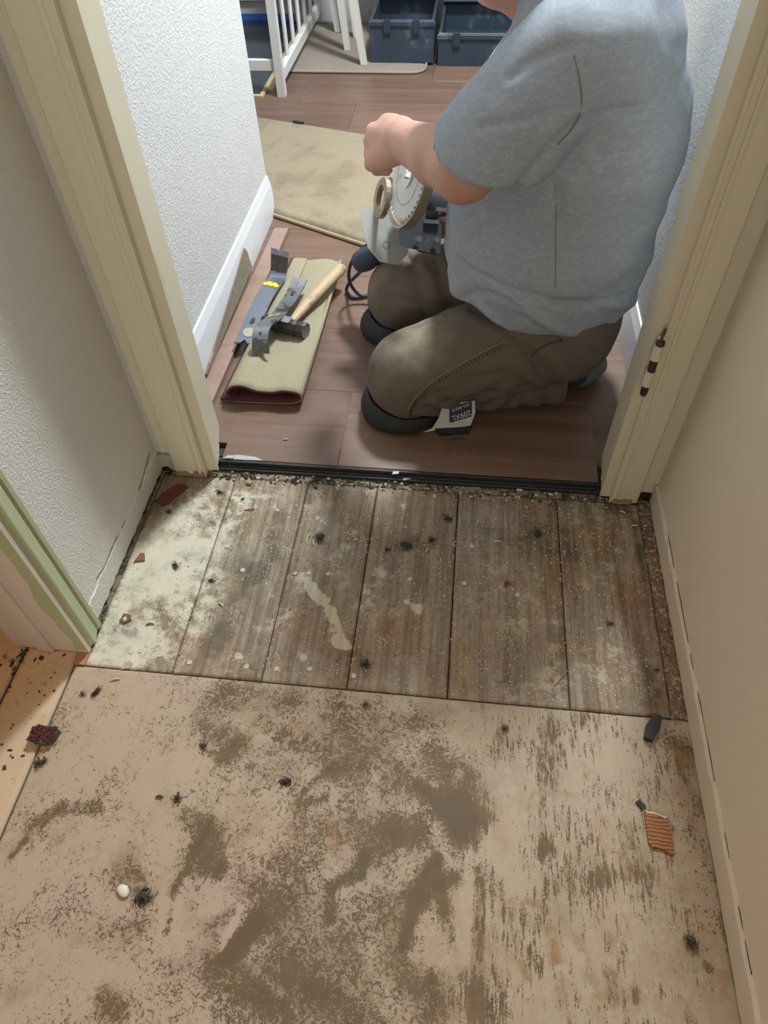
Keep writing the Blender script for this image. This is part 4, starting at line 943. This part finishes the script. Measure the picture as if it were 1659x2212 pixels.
def text(body, p0, p1, hgt, parent):
    """lettering whose baseline runs from label pixel p0 to p1"""
    a = np.array(on_label(*p0)); b = np.array(on_label(*p1)); cu = bpy.data.curves.new('letters', 'FONT'); cu.body = body; cu.size = 1; cu.extrude = .01
    o = bpy.data.objects.new('letters', cu); COL.objects.link(o); bpy.context.view_layer.update()
    me = bpy.data.meshes.new_from_object(o.evaluated_get(bpy.context.evaluated_depsgraph_get())); bpy.data.objects.remove(o); bpy.data.curves.remove(cu)
    V = np.array([v.co for v in me.vertices]); Fc = [list(p.vertices) for p in me.polygons]; bpy.data.meshes.remove(me)
    w = V[:, 0].max()-V[:, 0].min(); V[:, 0] = (V[:, 0]-V[:, 0].min())/w; V[:, 1] = V[:, 1]/V[:, 1].max()
    u = b-a; up = np.array((-u[1], u[0])); up = up/np.linalg.norm(up)*hgt
    X = a+V[:, :1]*u+V[:, 1:2]*up; P = cen+X[:, :1]*ex+X[:, 1:2]*ey+nrm*.0009+nrm*(V[:, 2:3]*.02+.0002)
    return mesh('lettering', P, Fc, M_ink, parent)
text('209XL', (1016, 885), (975, 899), .0135, LABEL)
text('LRG BEIGE', (1014, 870), (976, 884), .0068, LABEL)
# black buckle end of the knee strap
bk = MB(); bk.prism([(0, .004), (.012, -.020), (.040, -.031), (.075, -.024), (.086, -.008), (.078, .010), (.02, .012)], (at(935, 930, .0205), (.97, .25, 0), (-.25, .97, 0), (0, 0, 1)), 0, .009)
BK = bk.obj('strap_buckle', M_black); tag(BK, 'black plastic strap buckle lying on the laminate below the white label', 'buckle')
bo = at(958, 947, .0296); MB().prism([(0, 0), (.050, .012), (.050, .016), (0, .004)], (bo, (1, 0, 0), (0, 1, 0), (0, 0, 1)), 0, .002).obj('ridge', pbr('grey_plastic_ridge', (.10, .11, .10), .4), BK)

# ------------------------------------------------------------------ rugs
def rounded(poly, r, n=6):
    out = []; m = len(poly)
    for i in range(m):
        p, a, b = np.array(poly[i]), np.array(poly[i-1]), np.array(poly[(i+1) % m]); u = (a-p)/np.linalg.norm(a-p); v = (b-p)/np.linalg.norm(b-p)
        for k in range(n+1):
            t = k/n; q = (p+u*r)*(1-t)**2+2*p*t*(1-t)+(p+v*r)*t*t; out.append(tuple(q))
    return out
def rug(name, poly, z, thick, m, r, label, bind=None, h=.012, amp=.006, rows=()):
    P = np.array(rounded(poly, r)); c = P.mean(0); nr = 26; V = []; Fc = []; n = len(P)
    for k in range(nr+1):
        f = 1-(k/nr)**1.2 if k < nr else 0.0
        for p in P:
            q = c+(p-c)*f; e = np.linalg.norm(p-q)
            zz = z+thick*(1-math.exp(-e/.010)); zz -= sum(.006*math.exp(-((e-rw)/.010)**2) for rw in rows)
            V.append((q[0], q[1], zz+0*e))
    V = np.array(V); V[:, 2] += amp*vnoise(V*np.array((1, 1, 0)), 9)*np.clip((V[:, 2]-z)/thick, 0, 1)+.3*amp*vnoise(V*np.array((1, 1, 0)), 50)*np.clip((V[:, 2]-z)/thick, 0, 1)
    for k in range(nr):
        for i in range(n): a = k*n+i; b = k*n+(i+1) % n; Fc.append((a, b, b+n, a+n))
    n0 = len(V); V = np.vstack([V, np.c_[P, np.full(n, z-.0)]]); V[n0:, 2] = z
    o = mesh(name, V, Fc, m, None, True); tag(o, label, 'rug')
    if bind is not None: MB().tube([(p[0], p[1], z+.006) for p in P]+[(P[0][0], P[0][1], z+.006)], .0058, 8, cap=False).obj('binding', bind, o, True)
    return o
g = G_('beige_plush'); n1 = g.noise(7, 5, .65); n2 = g.noise(260, 4, .7)
c = g.mix(n2, (.27, .215, .145), (.385, .32, .225)); c = g.mix(g.step(n1, .48, .66, 0, .45), c, (.17, .125, .08))
M_bath = g.out(c, .98, g.bump(g.math('ADD', n2, g.math('MULTIPLY', g.noise(60, 4), 1.5)), .7, .004), spec=.1)
rug('bath_mat', [(-1.06, 2.30), (-.245, 1.875), (-.225, 2.60), (-.86, 2.80)], LAM, .022, M_bath, .06, 'beige plush bath mat on the laminate beyond the tools', pbr('tan_binding', (.36, .27, .16), .9, .15, 80, .3, 300), rows=(.05, .075))
M_rug2 = pbr('taupe_low_pile', (.27, .225, .185), .98, .2, 30, .5, 350, .002)
rug('area_rug', [(-.838, 3.285), (-.215, 3.285), (-.215, 3.93), (-.838, 3.93)], LAM, .008, M_rug2, .07, 'taupe area rug with a bound edge under the white table legs', pbr('rug_binding', (.30, .26, .22), .9), amp=.002)

# ------------------------------------------------------------------ white crib, table, dark cases, hearth
M_wpaint = pbr('white_furniture_paint', (.74, .72, .70), .45, .05, 10, 0)
M_wpaint2 = pbr('offwhite_table_paint', (.68, .66, .60), .5, .06, 10, 0)
CX, CY = -.772, 3.035
CR_ = empty('crib', (CX-.3, CY+.4, LAM), 'white wooden crib with slim spindles at the far left', 'crib')
for x in (CX, CX-.62):
    for y in (CY, CY+.92): MB().box(x-.016, x+.016, y-.016, y+.016, LAM if x > -.8 else .0257, .92, .003).obj('post', M_wpaint, CR_)
for y in (CY, CY+.92):
    MB().box(CX-.604, CX-.016, y-.009, y+.009, .112, .150, .003).obj('end_rail', M_wpaint, CR_)
    MB().box(CX-.604, CX-.016, y-.009, y+.009, .85, .89, .003).obj('end_rail', M_wpaint, CR_)
for x in (CX, CX-.62):
    for z in ((.070, .112), (.84, .88)): MB().box(x-.013, x+.013, CY+.016, CY+.904, z[0], z[1], .004).obj('side_rail', M_wpaint, CR_)
    for k in range(6):
        y = CY+.165+.137*k; MB().tube([(x, y, .111), (x, y, .841)], .0085, 10).obj('spindle', M_wpaint, CR_)
TB = empty('side_table', (-.70, 3.60, LAM+.008), 'white table on slanted legs standing on the taupe rug', 'table')
for (bx, by), (tx, ty) in (((-.481, 3.372), (-.570, 3.40)), ((-.578, 3.550), (-.640, 3.58)), ((-.66, 3.80), (-.72, 3.78)), ((-.56, 3.72), (-.62, 3.70))):
    m = MB(); V = []
    for (x, y, z, w) in ((bx, by, LAM+.009, .013), (tx, ty, .62, .021)): V += [(x-w, y-w, z), (x+w, y-w, z), (x+w, y+w, z), (x-w, y+w, z)]
    m.add(V, [(3, 2, 1, 0), (4, 5, 6, 7), (0, 1, 5, 4), (1, 2, 6, 5), (2, 3, 7, 6), (3, 0, 4, 7)]); m.obj('leg', M_wpaint2, TB)
MB().box(-.76, -.54, 3.36, 3.82, .62, .645, .004).obj('tabletop', M_wpaint2, TB)
M_case = pbr('dusty_blue_black_plastic', (.030, .050, .075), .55, .3, 12, .2, 100, dirt=(.085, .115, .15), dscale=7, dlo=.56)
M_casei = pbr('case_lining', (.022, .036, .055), .8, .3, 20, .2, 100)
def tool_case(x0, x1, y0, y1, hgt, label, lid_tilt, lid_h, roll=0.0, z0=LAM+.0005):
    E_ = empty('tool_case', ((x0+x1)/2, (y0+y1)/2, z0), label, 'case', None)
    t = .012; m = MB()
    m.box(x0, x1, y0, y0+t, z0, z0+hgt, .003); m.box(x0, x1, y1-t, y1, z0, z0+hgt, .003); m.box(x0, x0+t, y0+t, y1-t, z0, z0+hgt, .003); m.box(x1-t, x1, y0+t, y1-t, z0, z0+hgt, .003)
    m.obj('tray', M_case, E_); MB().box(x0+t, x1-t, y0+t, y1-t, z0, z0+.02).obj('tray_floor', M_casei, E_)
    lp = MB(); lp.box(x0-.006, x1+.006, y0-.006, y0+.001, z0+hgt-.020, z0+hgt-.004, .002); lp.obj('rim', M_case, E_)
    for xx in (x0+.06, x1-.09): MB().box(xx, xx+.03, y0-.010, y0-.005, z0+hgt-.045, z0+hgt+.004, .002).obj('latch', M_casei, E_)
    ca, sa = math.cos(lid_tilt), math.sin(lid_tilt); fr_ = (np.array((x0, y1, z0+hgt)), np.array((math.cos(roll), 0, math.sin(roll))), np.array((0, sa, ca)), np.array((0, ca, -sa)))
    L = MB().prism([(0, 0), (x1-x0, 0), (x1-x0, lid_h), (0, lid_h)], fr_, .0, .012); LD = L.obj('lid', M_case, E_)
    w_ = x1-x0
    for a, b in (((0, 0), (w_, .012)), ((0, lid_h-.012), (w_, lid_h)), ((0, .012), (.012, lid_h-.012)), ((w_-.012, .012), (w_, lid_h-.012))):
        MB().prism([a, (b[0], a[1]), b, (a[0], b[1])], fr_, -.05, 0).obj('lid_wall', M_case, LD)
    for k in (1, 2): MB().prism([(w_*k/3-.004, .02), (w_*k/3+.004, .02), (w_*k/3+.004, lid_h-.02), (w_*k/3-.004, lid_h-.02)], fr_, -.012, 0).obj('lid_rib', M_casei, LD)
    return E_
tool_case(-.455, -.185, 3.392, 3.72, .155, 'open blue-black tool case behind the white table leg', .10, .32, 0, LAM+.0092)
tool_case(-.165, .215, 3.385, 3.80, .120, 'open blue-black tool case in front of the man\'s face', .35, .36)
# hearth slab and timber border at the far left
HE = empty('hearth', (-1.5, 3.5, LAM), 'dark slate hearth slab edged with a pale timber strip', 'hearth')
M_slate = pbr('polished_slate', (.040, .048, .068), .22, .3, 8, .05, 60)
for i in range(4):
    for j in range(3): MB().box(-.862-.36*(i+1)+.001, -.862-.36*i-.001, 3.022+.313*j+.001, 3.022+.313*(j+1)-.001, LAM+.0003, .0255, .001).obj('slab', M_slate, HE)
MB().box(-2.29, -.845, 3.005, 3.0215, LAM+.0003, .030, .002).obj('border_strip', pbr('pale_timber_edge', (.50, .38, .22), .6, .15, 30), HE)
MB().box(-.8615, -.845, 3.0215, 3.962, LAM+.0003, .030, .002).obj('border_strip', pbr('pale_timber_edge', (.50, .38, .22), .6, .15, 30), HE)

# ------------------------------------------------------------------ debris on the hall floor
def lump(seed, r, flat=.6, spikes=0, rough=.45):
    R_ = random.Random(seed); bm = bmesh.new(); bmesh.ops.create_icosphere(bm, subdivisions=2, radius=1)
    off = np.array([R_.uniform(0, 40) for _ in range(3)])
    P = np.array([v.co for v in bm.verts]); d = 1+rough*2*vnoise(P+off, 1.3)+rough*1.3*vnoise(P+off, 3.1)
    V = P*d[:, None]*np.array((r*R_.uniform(.85, 1.3), r*R_.uniform(.7, 1.0), r*flat)); V[:, 2] -= V[:, 2].min()
    Fc = [[v.index for v in f.verts] for f in bm.faces]; bm.free()
    m = MB(); m.add(V, Fc)
    for _ in range(spikes):
        a = R_.uniform(0, 6.283); e = R_.uniform(.9, 1.9)*r; b0 = np.array((math.cos(a)*r*.4, math.sin(a)*r*.4, r*flat*.6))
        m.tube(spline([b0, (math.cos(a+.2)*e*.8, math.sin(a+.2)*e*.8, r*R_.uniform(.3, .9)), (math.cos(a+.5)*e, math.sin(a+.5)*e, .0006+r*R_.uniform(0, .4))], 3), .00055, 4)
    return m
def put(m, px, py, name, label, cat, mat, z=0.0, rot=0, group=None, smooth=True):
    V = np.array(m.V); c, s = math.cos(rot), math.sin(rot); V = np.c_[V[:, 0]*c-V[:, 1]*s, V[:, 0]*s+V[:, 1]*c, V[:, 2]]
    p = at(px, py, z); o = mesh(name, V+p, m.F, mat, None, smooth, base=p); return tag(o, label, cat, group)
TUFTS = [(880, 1180, .0125, 9, 'largest dark fluff clump, in the middle of the bare boards'), (692, 1163, .0110, 10, 'spidery dark fluff clump beside pale splinters on the third board'),
         (968, 1122, .0100, 6, 'long dark fluff clump at the seam near the doorway'), (1163, 1154, .0105, 5, 'oval dark fluff clump on the fifth board'), (790, 1435, .0100, 4, 'dark round fluff clump near the front seam'),
         (935, 1168, .0085, 5, 'small dark fluff clump right of the largest clump'), (838, 1187, .0060, 4, 'small dark fluff clump left of the largest clump'), (475, 1064, .0070, 6, 'reddish dark fluff tuft on the first board by the doorway'),
         (685, 1038, .0105, 8, 'dark fluff clump on the rough strip under the laminate edge'), (378, 1222, .0075, 4, 'dark fluff clump alone on the pale first board'), (457, 1256, .0060, 4, 'small dark fluff clump beside the first seam'),
         (1095, 1262, .0065, 3, 'tan fluff clump on the pinkish fifth board'), (1320, 1348, .0060, 4, 'small dark crumb on the last board by the right wall'), (208, 1497, .0090, 8, 'dark red fluff clump on the painted sheet near the green casing'),
         (180, 1500, .0060, 3, 'dark fluff crumb left of the dark red clump'), (88, 1648, .0090, 7, 'dark fluff clump just below the red carpet cube'), (440, 1612, .0075, 4, 'dark upright crumb on the upper left of the painted sheet'),
         (620, 1690, .0085, 6, 'black and mustard fluff clump on the middle of the painted sheet'), (386, 1723, .0085, 3, 'black stubby crumb right of a curled shred'), (312, 1938, .0120, 8, 'large black fluff clump beside the white shell chip'),
         (880, 1038, .0085, 6, 'dark clump on the threshold beside a pale shred'), (1060, 1052, .0065, 5, 'dark tuft on the threshold right of centre'), (1105, 1056, .0080, 6, 'dark tuft on the threshold between two others'),
         (1150, 1070, .0060, 4, 'dark tuft on the threshold nearer the right jamb'), (1225, 1075, .0090, 7, 'dark clump at the threshold beside the right jamb'), (1420, 1448, .0050, 3, 'tiny black crumb near the gravel at the right wall'),
         (1090, 1574, .0045, 3, 'tiny dark crumb below the seam on the right of the sheet'), (789, 1522, .0055, 3, 'flat dark crumb just below the front seam'), (365, 1108, .0060, 7, 'grey fluff tuft beside the dark red felt patch'), (1493, 2040, .0075, 5, 'blackish clump at the lower right by the wall'),
         (525, 1078+0, .0040, 3, 'small crumb beside the reddish sliver')]
def fluff(seed, r, strands):
    R_ = random.Random(seed); m = MB(); el = R_.uniform(.55, 1)
    for _ in range(int(26+r*2600)):
        a = R_.uniform(0, 6.283); d = r*abs(R_.gauss(0, .48)); x, y = math.cos(a)*d, math.sin(a)*d*el; z = max(0, (1-d/r))*r*R_.uniform(0, .75); q = r*R_.uniform(.10, .26)
        c, s_ = math.cos(a*3), math.sin(a*3); V = [(x+(u*c-v*s_)*q, y+(u*s_+v*c)*q, z+w*q) for u, v, w in ((-1, -.6, 0), (1, -.5, .1), (.8, .7, 0), (-.7, .8, .1), (R_.uniform(-.4, .4), R_.uniform(-.4, .4), R_.uniform(.5, 1.1)))]
        m.add(V, [(0, 1, 4), (1, 2, 4), (2, 3, 4), (3, 0, 4), (3, 2, 1, 0)])
    for _ in range(strands*2):
        a = R_.uniform(0, 6.283); e = R_.uniform(.8, 1.7)*r
        m.tube(spline([(math.cos(a)*r*.2, math.sin(a)*r*.2, r*.35), (math.cos(a+.3)*e*.75, math.sin(a+.3)*e*.75*el, r*R_.uniform(.2, .7)), (math.cos(a+.7)*e, math.sin(a+.7)*e*el, .0006+r*R_.uniform(0, .3))], 3), .00045, 4)
    return m
M_fl = [pbr('dark_fluff_a', (.050, .046, .036), .95, .6, 150, 0, dirt=(.22, .19, .12), dscale=260, dlo=.55), pbr('dark_fluff_b', (.075, .055, .036), .95, .6, 150, 0, dirt=(.26, .21, .13), dscale=260, dlo=.52), pbr('red_fluff', (.085, .030, .026), .95, .6, 150, 0, dirt=(.20, .14, .10), dscale=260, dlo=.55)]
for i, (x, y, r, sp_n, lab) in enumerate(TUFTS):
    put(fluff(100+i, r*1.05, sp_n), x, y, 'fluff_clump', lab, 'debris', M_fl[2 if 'red' in lab.split(' ')[:2] or 'reddish' in lab.split(' ')[0] else 1 if ('tan' in lab or 'crumb' in lab) else 0], .0002, i*1.3, 'fluff and crumbs on the bare hall floor', False)
# red things
def slabm(poly, t, seed=0, j=.0): 
    R_ = random.Random(seed); return MB().prism([(a+R_.uniform(-j, j), b+R_.uniform(-j, j)) for a, b in poly], (np.zeros(3), (1, 0, 0), (0, 1, 0), (0, 0, 1)), 0, t)
o = put(slabm([(-.022, -.010), (-.012, -.015), (.010, -.014), (.020, -.003), (.021, .012), (.004, .014), (-.018, .013)], .0125), 100, 1592, 'carpet_cube', 'chunk of burgundy carpet on the painted sheet by the left edge', 'carpet', M_felt, 0, -.1, smooth=False)
V = []; R = random.Random(3); top = MB()
for _ in range(130):
    a, b = R.uniform(-.021, .020), R.uniform(-.013, .013); top.box(a-.0016, a+.0016, b-.0016, b+.0016, .0120, .0135+R.uniform(0, .0025))
oo = mesh('pile', np.array(top.V)+np.array(o.location), top.F, M_red, o)
oo['kind'] = 'stuff'
M_rfelt = pbr('dull_red_felt', (.13, .040, .034), .95, .3, 80, .5, 300)
R = random.Random(12); pts = [(x+R.uniform(-.003, .003), y+R.uniform(-.003, .003)) for x, y in ((-.034, -.012), (-.022, -.016), (-.008, -.013), (.006, -.017), (.020, -.013), (.033, -.010), (.036, .002), (.026, .010), (.014, .014), (.002, .012), (-.012, .016), (-.026, .012), (-.037, .008), (-.032, -.002))]
put(slabm(pts, .0035, 4, .0012), 372, 1068, 'felt_patch', 'dull red felt patch stuck in the corner by the left casing', 'felt', M_rfelt, 0, .9, smooth=False)
M_redwood = pbr('red_brown_chip', (.24, .085, .060), .7, .2, 60, .2)
put(slabm([(-.011, -.007), (.009, -.009), (.008, .008), (.001, .011)], .004), 304, 1206, 'wood_chip', 'red-brown triangular chip on the pale first board', 'chip', M_redwood, 0, .3, smooth=False)
o = put(slabm([(-.010, -.005), (.000, -.010), (.011, -.004), (.008, .008), (-.004, .011)], .004), 272, 1338, 'paint_chip', 'brown chip with white paint near the green casing', 'chip', pbr('dark_brown_chip', (.15, .085, .06), .8, .3, 90), 0, .2, smooth=False)
p = np.array(o.location); MB().prism([(-.004, .000), (.000, -.006), (.005, -.003), (.001, .004)], (p, (1, 0, 0), (0, 1, 0), (0, 0, 1)), .004, .0048).obj('white_paint', M_crumb, o)
put(slabm([(-.012, -.0015), (.003, -.003), (.009, -.001), (.009, .004), (.002, .002)], .002), 541, 1101, 'wood_chip', 'reddish sliver with a flared end on the second board', 'splinter', M_redwood, 0, .15, smooth=False)
put(lump(31, .0075, .7, 0, .3), 533, 1029, 'wood_chip', 'red-brown knob of debris below the laminate edge', 'debris', pbr('rusty_knob', (.17, .085, .045), .8, .5, 120, .5), 0, smooth=True)
put(lump(33, .0065, .6, 0, .3), 539, 1045, 'wood_chip', 'yellowish crumb just in front of the red-brown knob', 'debris', pbr('mustard_crumb', (.40, .33, .16), .9, .4, 140, .5), 0)
g = G_('orange_pine'); gr = g.wave(58, 4.5, 'Y', detail=2, dscale=1.5); c = g.mix(g.step(gr, .1, .95), (.38, .165, .055), (.17, .060, .020))
M_pine = g.out(c, .5, g.bump(gr, .2, .0005))
o = put(slabm([(-.017, .026), (-.004, .0265), (.010, .022), (.017, .021), (.0185, -.004), (.018, -.031), (.012, -.028), (.002, -.024), (-.012, -.023), (-.016, -.016), (-.017, .006)], .005), 1421, 1797, 'wood_offcut', 'orange striped wood offcut on the sheet near the right wall', 'offcut', M_pine, 0, .0, smooth=False)
p = np.array(o.location); MB().prism([(-.017, .026), (-.004, .0265), (.010, .022), (.0165, .021), (.012, .0185), (.006, .0215), (-.002, .0235), (-.012, .0235)], (p, (1, 0, 0), (0, 1, 0), (0, 0, 1)), .005, .0056).obj('splintered_edge', M_crumb, o)
put(slabm([(-.0095, -.023), (.004, -.024), (.0105, -.002), (.010, .022), (-.003, .0225), (-.010, .000)], .011), 1408, 1574, 'rubber_strip', 'black rubber strip lying on the seam near the right wall', 'rubber', M_black, 0, -.30, smooth=False)
put(slabm([(-.0045, -.006), (.004, -.007), (.005, .005), (-.003, .007)], .004), 1383, 1739, 'rubber_strip', 'small black scrap above the orange offcut', 'rubber', M_black, 0, .8, smooth=False)
put(slabm([(-.010, -.006), (.006, -.006), (.010, .001), (.005, .008), (-.004, .007)], .0015), 275, 1438, 'paper_scrap', 'pinkish-grey flat scrap on the front seam at left', 'scrap', pbr('pinkish_scrap', (.40, .34, .29), .8, .1, 60), 0, .3, smooth=False)
put(lump(41, .0085, .45, 0, .2), 268, 1925, 'shell_chip', 'white shell-like chip left of the large black clump', 'chip', pbr('white_chip', (.72, .68, .58), .5, .08, 80), 0, -.6)
put(slabm([(-.0008, -.020), (.0010, -.020), (.0008, .020), (-.0006, .019)], .0016), 1212, 1466, 'splinter', 'orange needle-thin splinter across the fifth seam', 'splinter', pbr('orange_splinter', (.36, .17, .06), .7), 0, -.65, smooth=False)
put(slabm([(-.009, -.004), (.008, -.005), (.010, .003), (-.005, .004)], .003), 497, 988+0, 'paper_scrap', 'pale torn chip on the front edge of the laminate at left', 'scrap', pbr('grey_torn_chip', (.45, .46, .43), .8, .1, 60), LAM+.0008, .1, smooth=False)
put(slabm([(-.010, -.004), (.006, -.006), (.010, .001), (.002, .006), (-.008, .004)], .002), 880, 1033, 'paper_scrap', 'pale shred on the threshold in the middle', 'scrap', pbr('pale_shred', (.50, .50, .46), .8, .1, 60), .006, .5, smooth=False)
put(slabm([(-.008, -.003), (.006, -.004), (.008, .003), (-.004, .004)], .002), 855, 1022, 'paper_scrap', 'bluish-white flake on the black laminate edge', 'scrap', pbr('blue_white_flake', (.60, .64, .66), .6, .1, 60), LAM-.0005, .2, smooth=False)
for i, (x, y, L, a, lab) in enumerate(((668, 1165, .030, 1.45, 'pale upright splinter beside the spidery clump'), (680, 1172, .022, 1.7, 'shorter pale splinter beside the spidery clump'), (770, 1168+0, .012, .2, 'short pale shaving on the fourth board'), (1075, 1172, .017, .05, 'pale paint flake in the middle of the fifth board'), (924, 1190, .012, 1.1, 'curled pale shaving below the small clump'), (478, 1308, .014, -.6, 'curled pale shaving on the second board'),
                                      (325, 1350-0, .015, .2, 'brown splinter on the first board'), (250, 1470, .018, .3, 'bent pale shred below the front seam at left'), (345, 1723, .012, .1, 'dark curled shred left of the stubby crumb'), (617, 951, .010, .2, 'white curl on the laminate in front of the carpet'), (1370, 1138, .016, .3, 'white paint flake near the right casing foot'), (1395, 1137, .008, .5, 'yellowish nugget in the gravel by the right wall'), (1345, 1108, .012, -.4, 'white flake under the right casing foot'))):
    z = LAM if y < 1000 else 0
    m = MB().tube(spline([(-L/2, 0, .0012), (0, L*.12, .0030), (L/2, 0, .0010)], 4), [.0008, .0012, .0015, .0018, .0017, .0016, .0014, .0012, .0008], 6)
    put(m, x, y, 'wood_shaving', lab, 'shaving', M_crumb if 'brown' not in lab and 'dark' not in lab else M_redwood if 'brown' in lab else M_debris, z, a, 'shavings and flakes')

def scatter(name, n, region, mat, rr, z=0, seed=0, kindlab=None, parent=None):
    """tiny angular crumbs that nobody could count, one object"""
    R_ = random.Random(seed); m = MB()
    while n > 0:
        x, y, w = region(R_)
        if x is None: continue
        r = R_.uniform(*rr)*w; a = R_.uniform(0, 6.283); e = R_.uniform(.35, 1); h_ = r*R_.uniform(.3, .9); c, s = math.cos(a), math.sin(a)
        V = [(x+(u*c-v*e*s)*r*R_.uniform(.7, 1.2), y+(u*s+v*e*c)*r*R_.uniform(.7, 1.2), z+zz) for u, v, zz in ((-1, -1, -.0005), (1, -1, -.0005), (1, 1, -.0005), (-1, 1, -.0005), (-.3, 0, h_), (.5, .1, h_*.8))]
        m.add(V, [(0, 1, 5, 4), (1, 2, 5), (2, 3, 4, 5), (3, 0, 4)]); n -= 1
    o = m.obj(name, mat); o['kind'] = 'stuff'; o['label'] = kindlab; return o
def boards(R_):
    x = R_.uniform(-.61, .385); y = R_.uniform(.52, .97); d = .5+vnoise(np.array([(x, y, 3.1)]), 7)[0]
    return (x, y, 1) if R_.random() < d*1.1 else (None, 0, 0)
scatter('pale_flakes', 2200, boards, M_crumb, (.0006, .0023), 0, 1, 'pale flakes of dry adhesive scattered over the bare boards')
scatter('dark_grit', 420, lambda R_: (R_.uniform(-.61, .385), .52+.46*R_.random()**.6, 1), M_debris, (.0006, .0018), 0, 2, 'dark grit scattered over the bare boards')
scatter('threshold_rubble', 300, lambda R_: (R_.uniform(-.52, .36), R_.gauss(.985, .012), R_.choice((1, 1, 1.8))), M_debris, (.0008, .0032), .001, 3, 'dark rubble along the torn threshold strip')
scatter('threshold_flakes', 260, lambda R_: (R_.uniform(-.52, .36), R_.gauss(.980, .014), R_.choice((1, 1, 2))), M_crumb, (.0008, .0024), .001, 8, 'pale flakes along the torn threshold strip')
scatter('wall_gravel', 1000, lambda R_: (R_.uniform(.391, .416), R_.uniform(.50, .99), R_.choice((1, 1.4, 2.2))), M_gravel, (.0012, .0032), -.004, 4, 'brown gravel in the gap along the right wall')
scatter('wall_grit', 200, lambda R_: (-.6215+abs(R_.gauss(0, .007)), R_.uniform(.60, .985), R_.choice((1, 1, 1.6))), M_gravel, (.0008, .0020), -.003, 5, 'dark grit in the gap along the left wall')
scatter('sheet_grit', 130, lambda R_: (R_.uniform(-.60, .40), R_.uniform(0, .50), 1), M_gravel, (.0006, .0018), 0, 6, 'fine grit scattered over the painted sheet')
scatter('sheet_edge_grit', 220, lambda R_: (.412-abs(R_.gauss(0, .022)), R_.uniform(.20, .52), 1), M_gravel, (.0008, .0026), 0, 7, 'brown grit on the painted sheet along the right wall')
scatter('laminate_dust', 110, lambda R_: (R_.uniform(-.45, .30), 1.02+abs(R_.gauss(0, .08)), 1), M_crumb, (.0006, .0015), LAM, 9, 'white specks of dust on the front laminate boards')
scatter('side_room_grit', 220, lambda R_: (R_.uniform(-1.0, -.64), R_.uniform(.30, .56), R_.choice((1, 1, 2.0))), M_debris, (.0010, .0028), 0, 10, 'dark grit on the boards of the side room')
put(slabm([(-.022, .004), (-.006, -.004), (.012, -.008), (.024, -.006), (.012, .002), (-.004, .006), (-.010, .014)], .006), 645, 266, 'plastic_scrap', 'small black plastic scrap on the far edge of the bath mat', 'scrap', M_black, LAM+.021, 0, smooth=False)
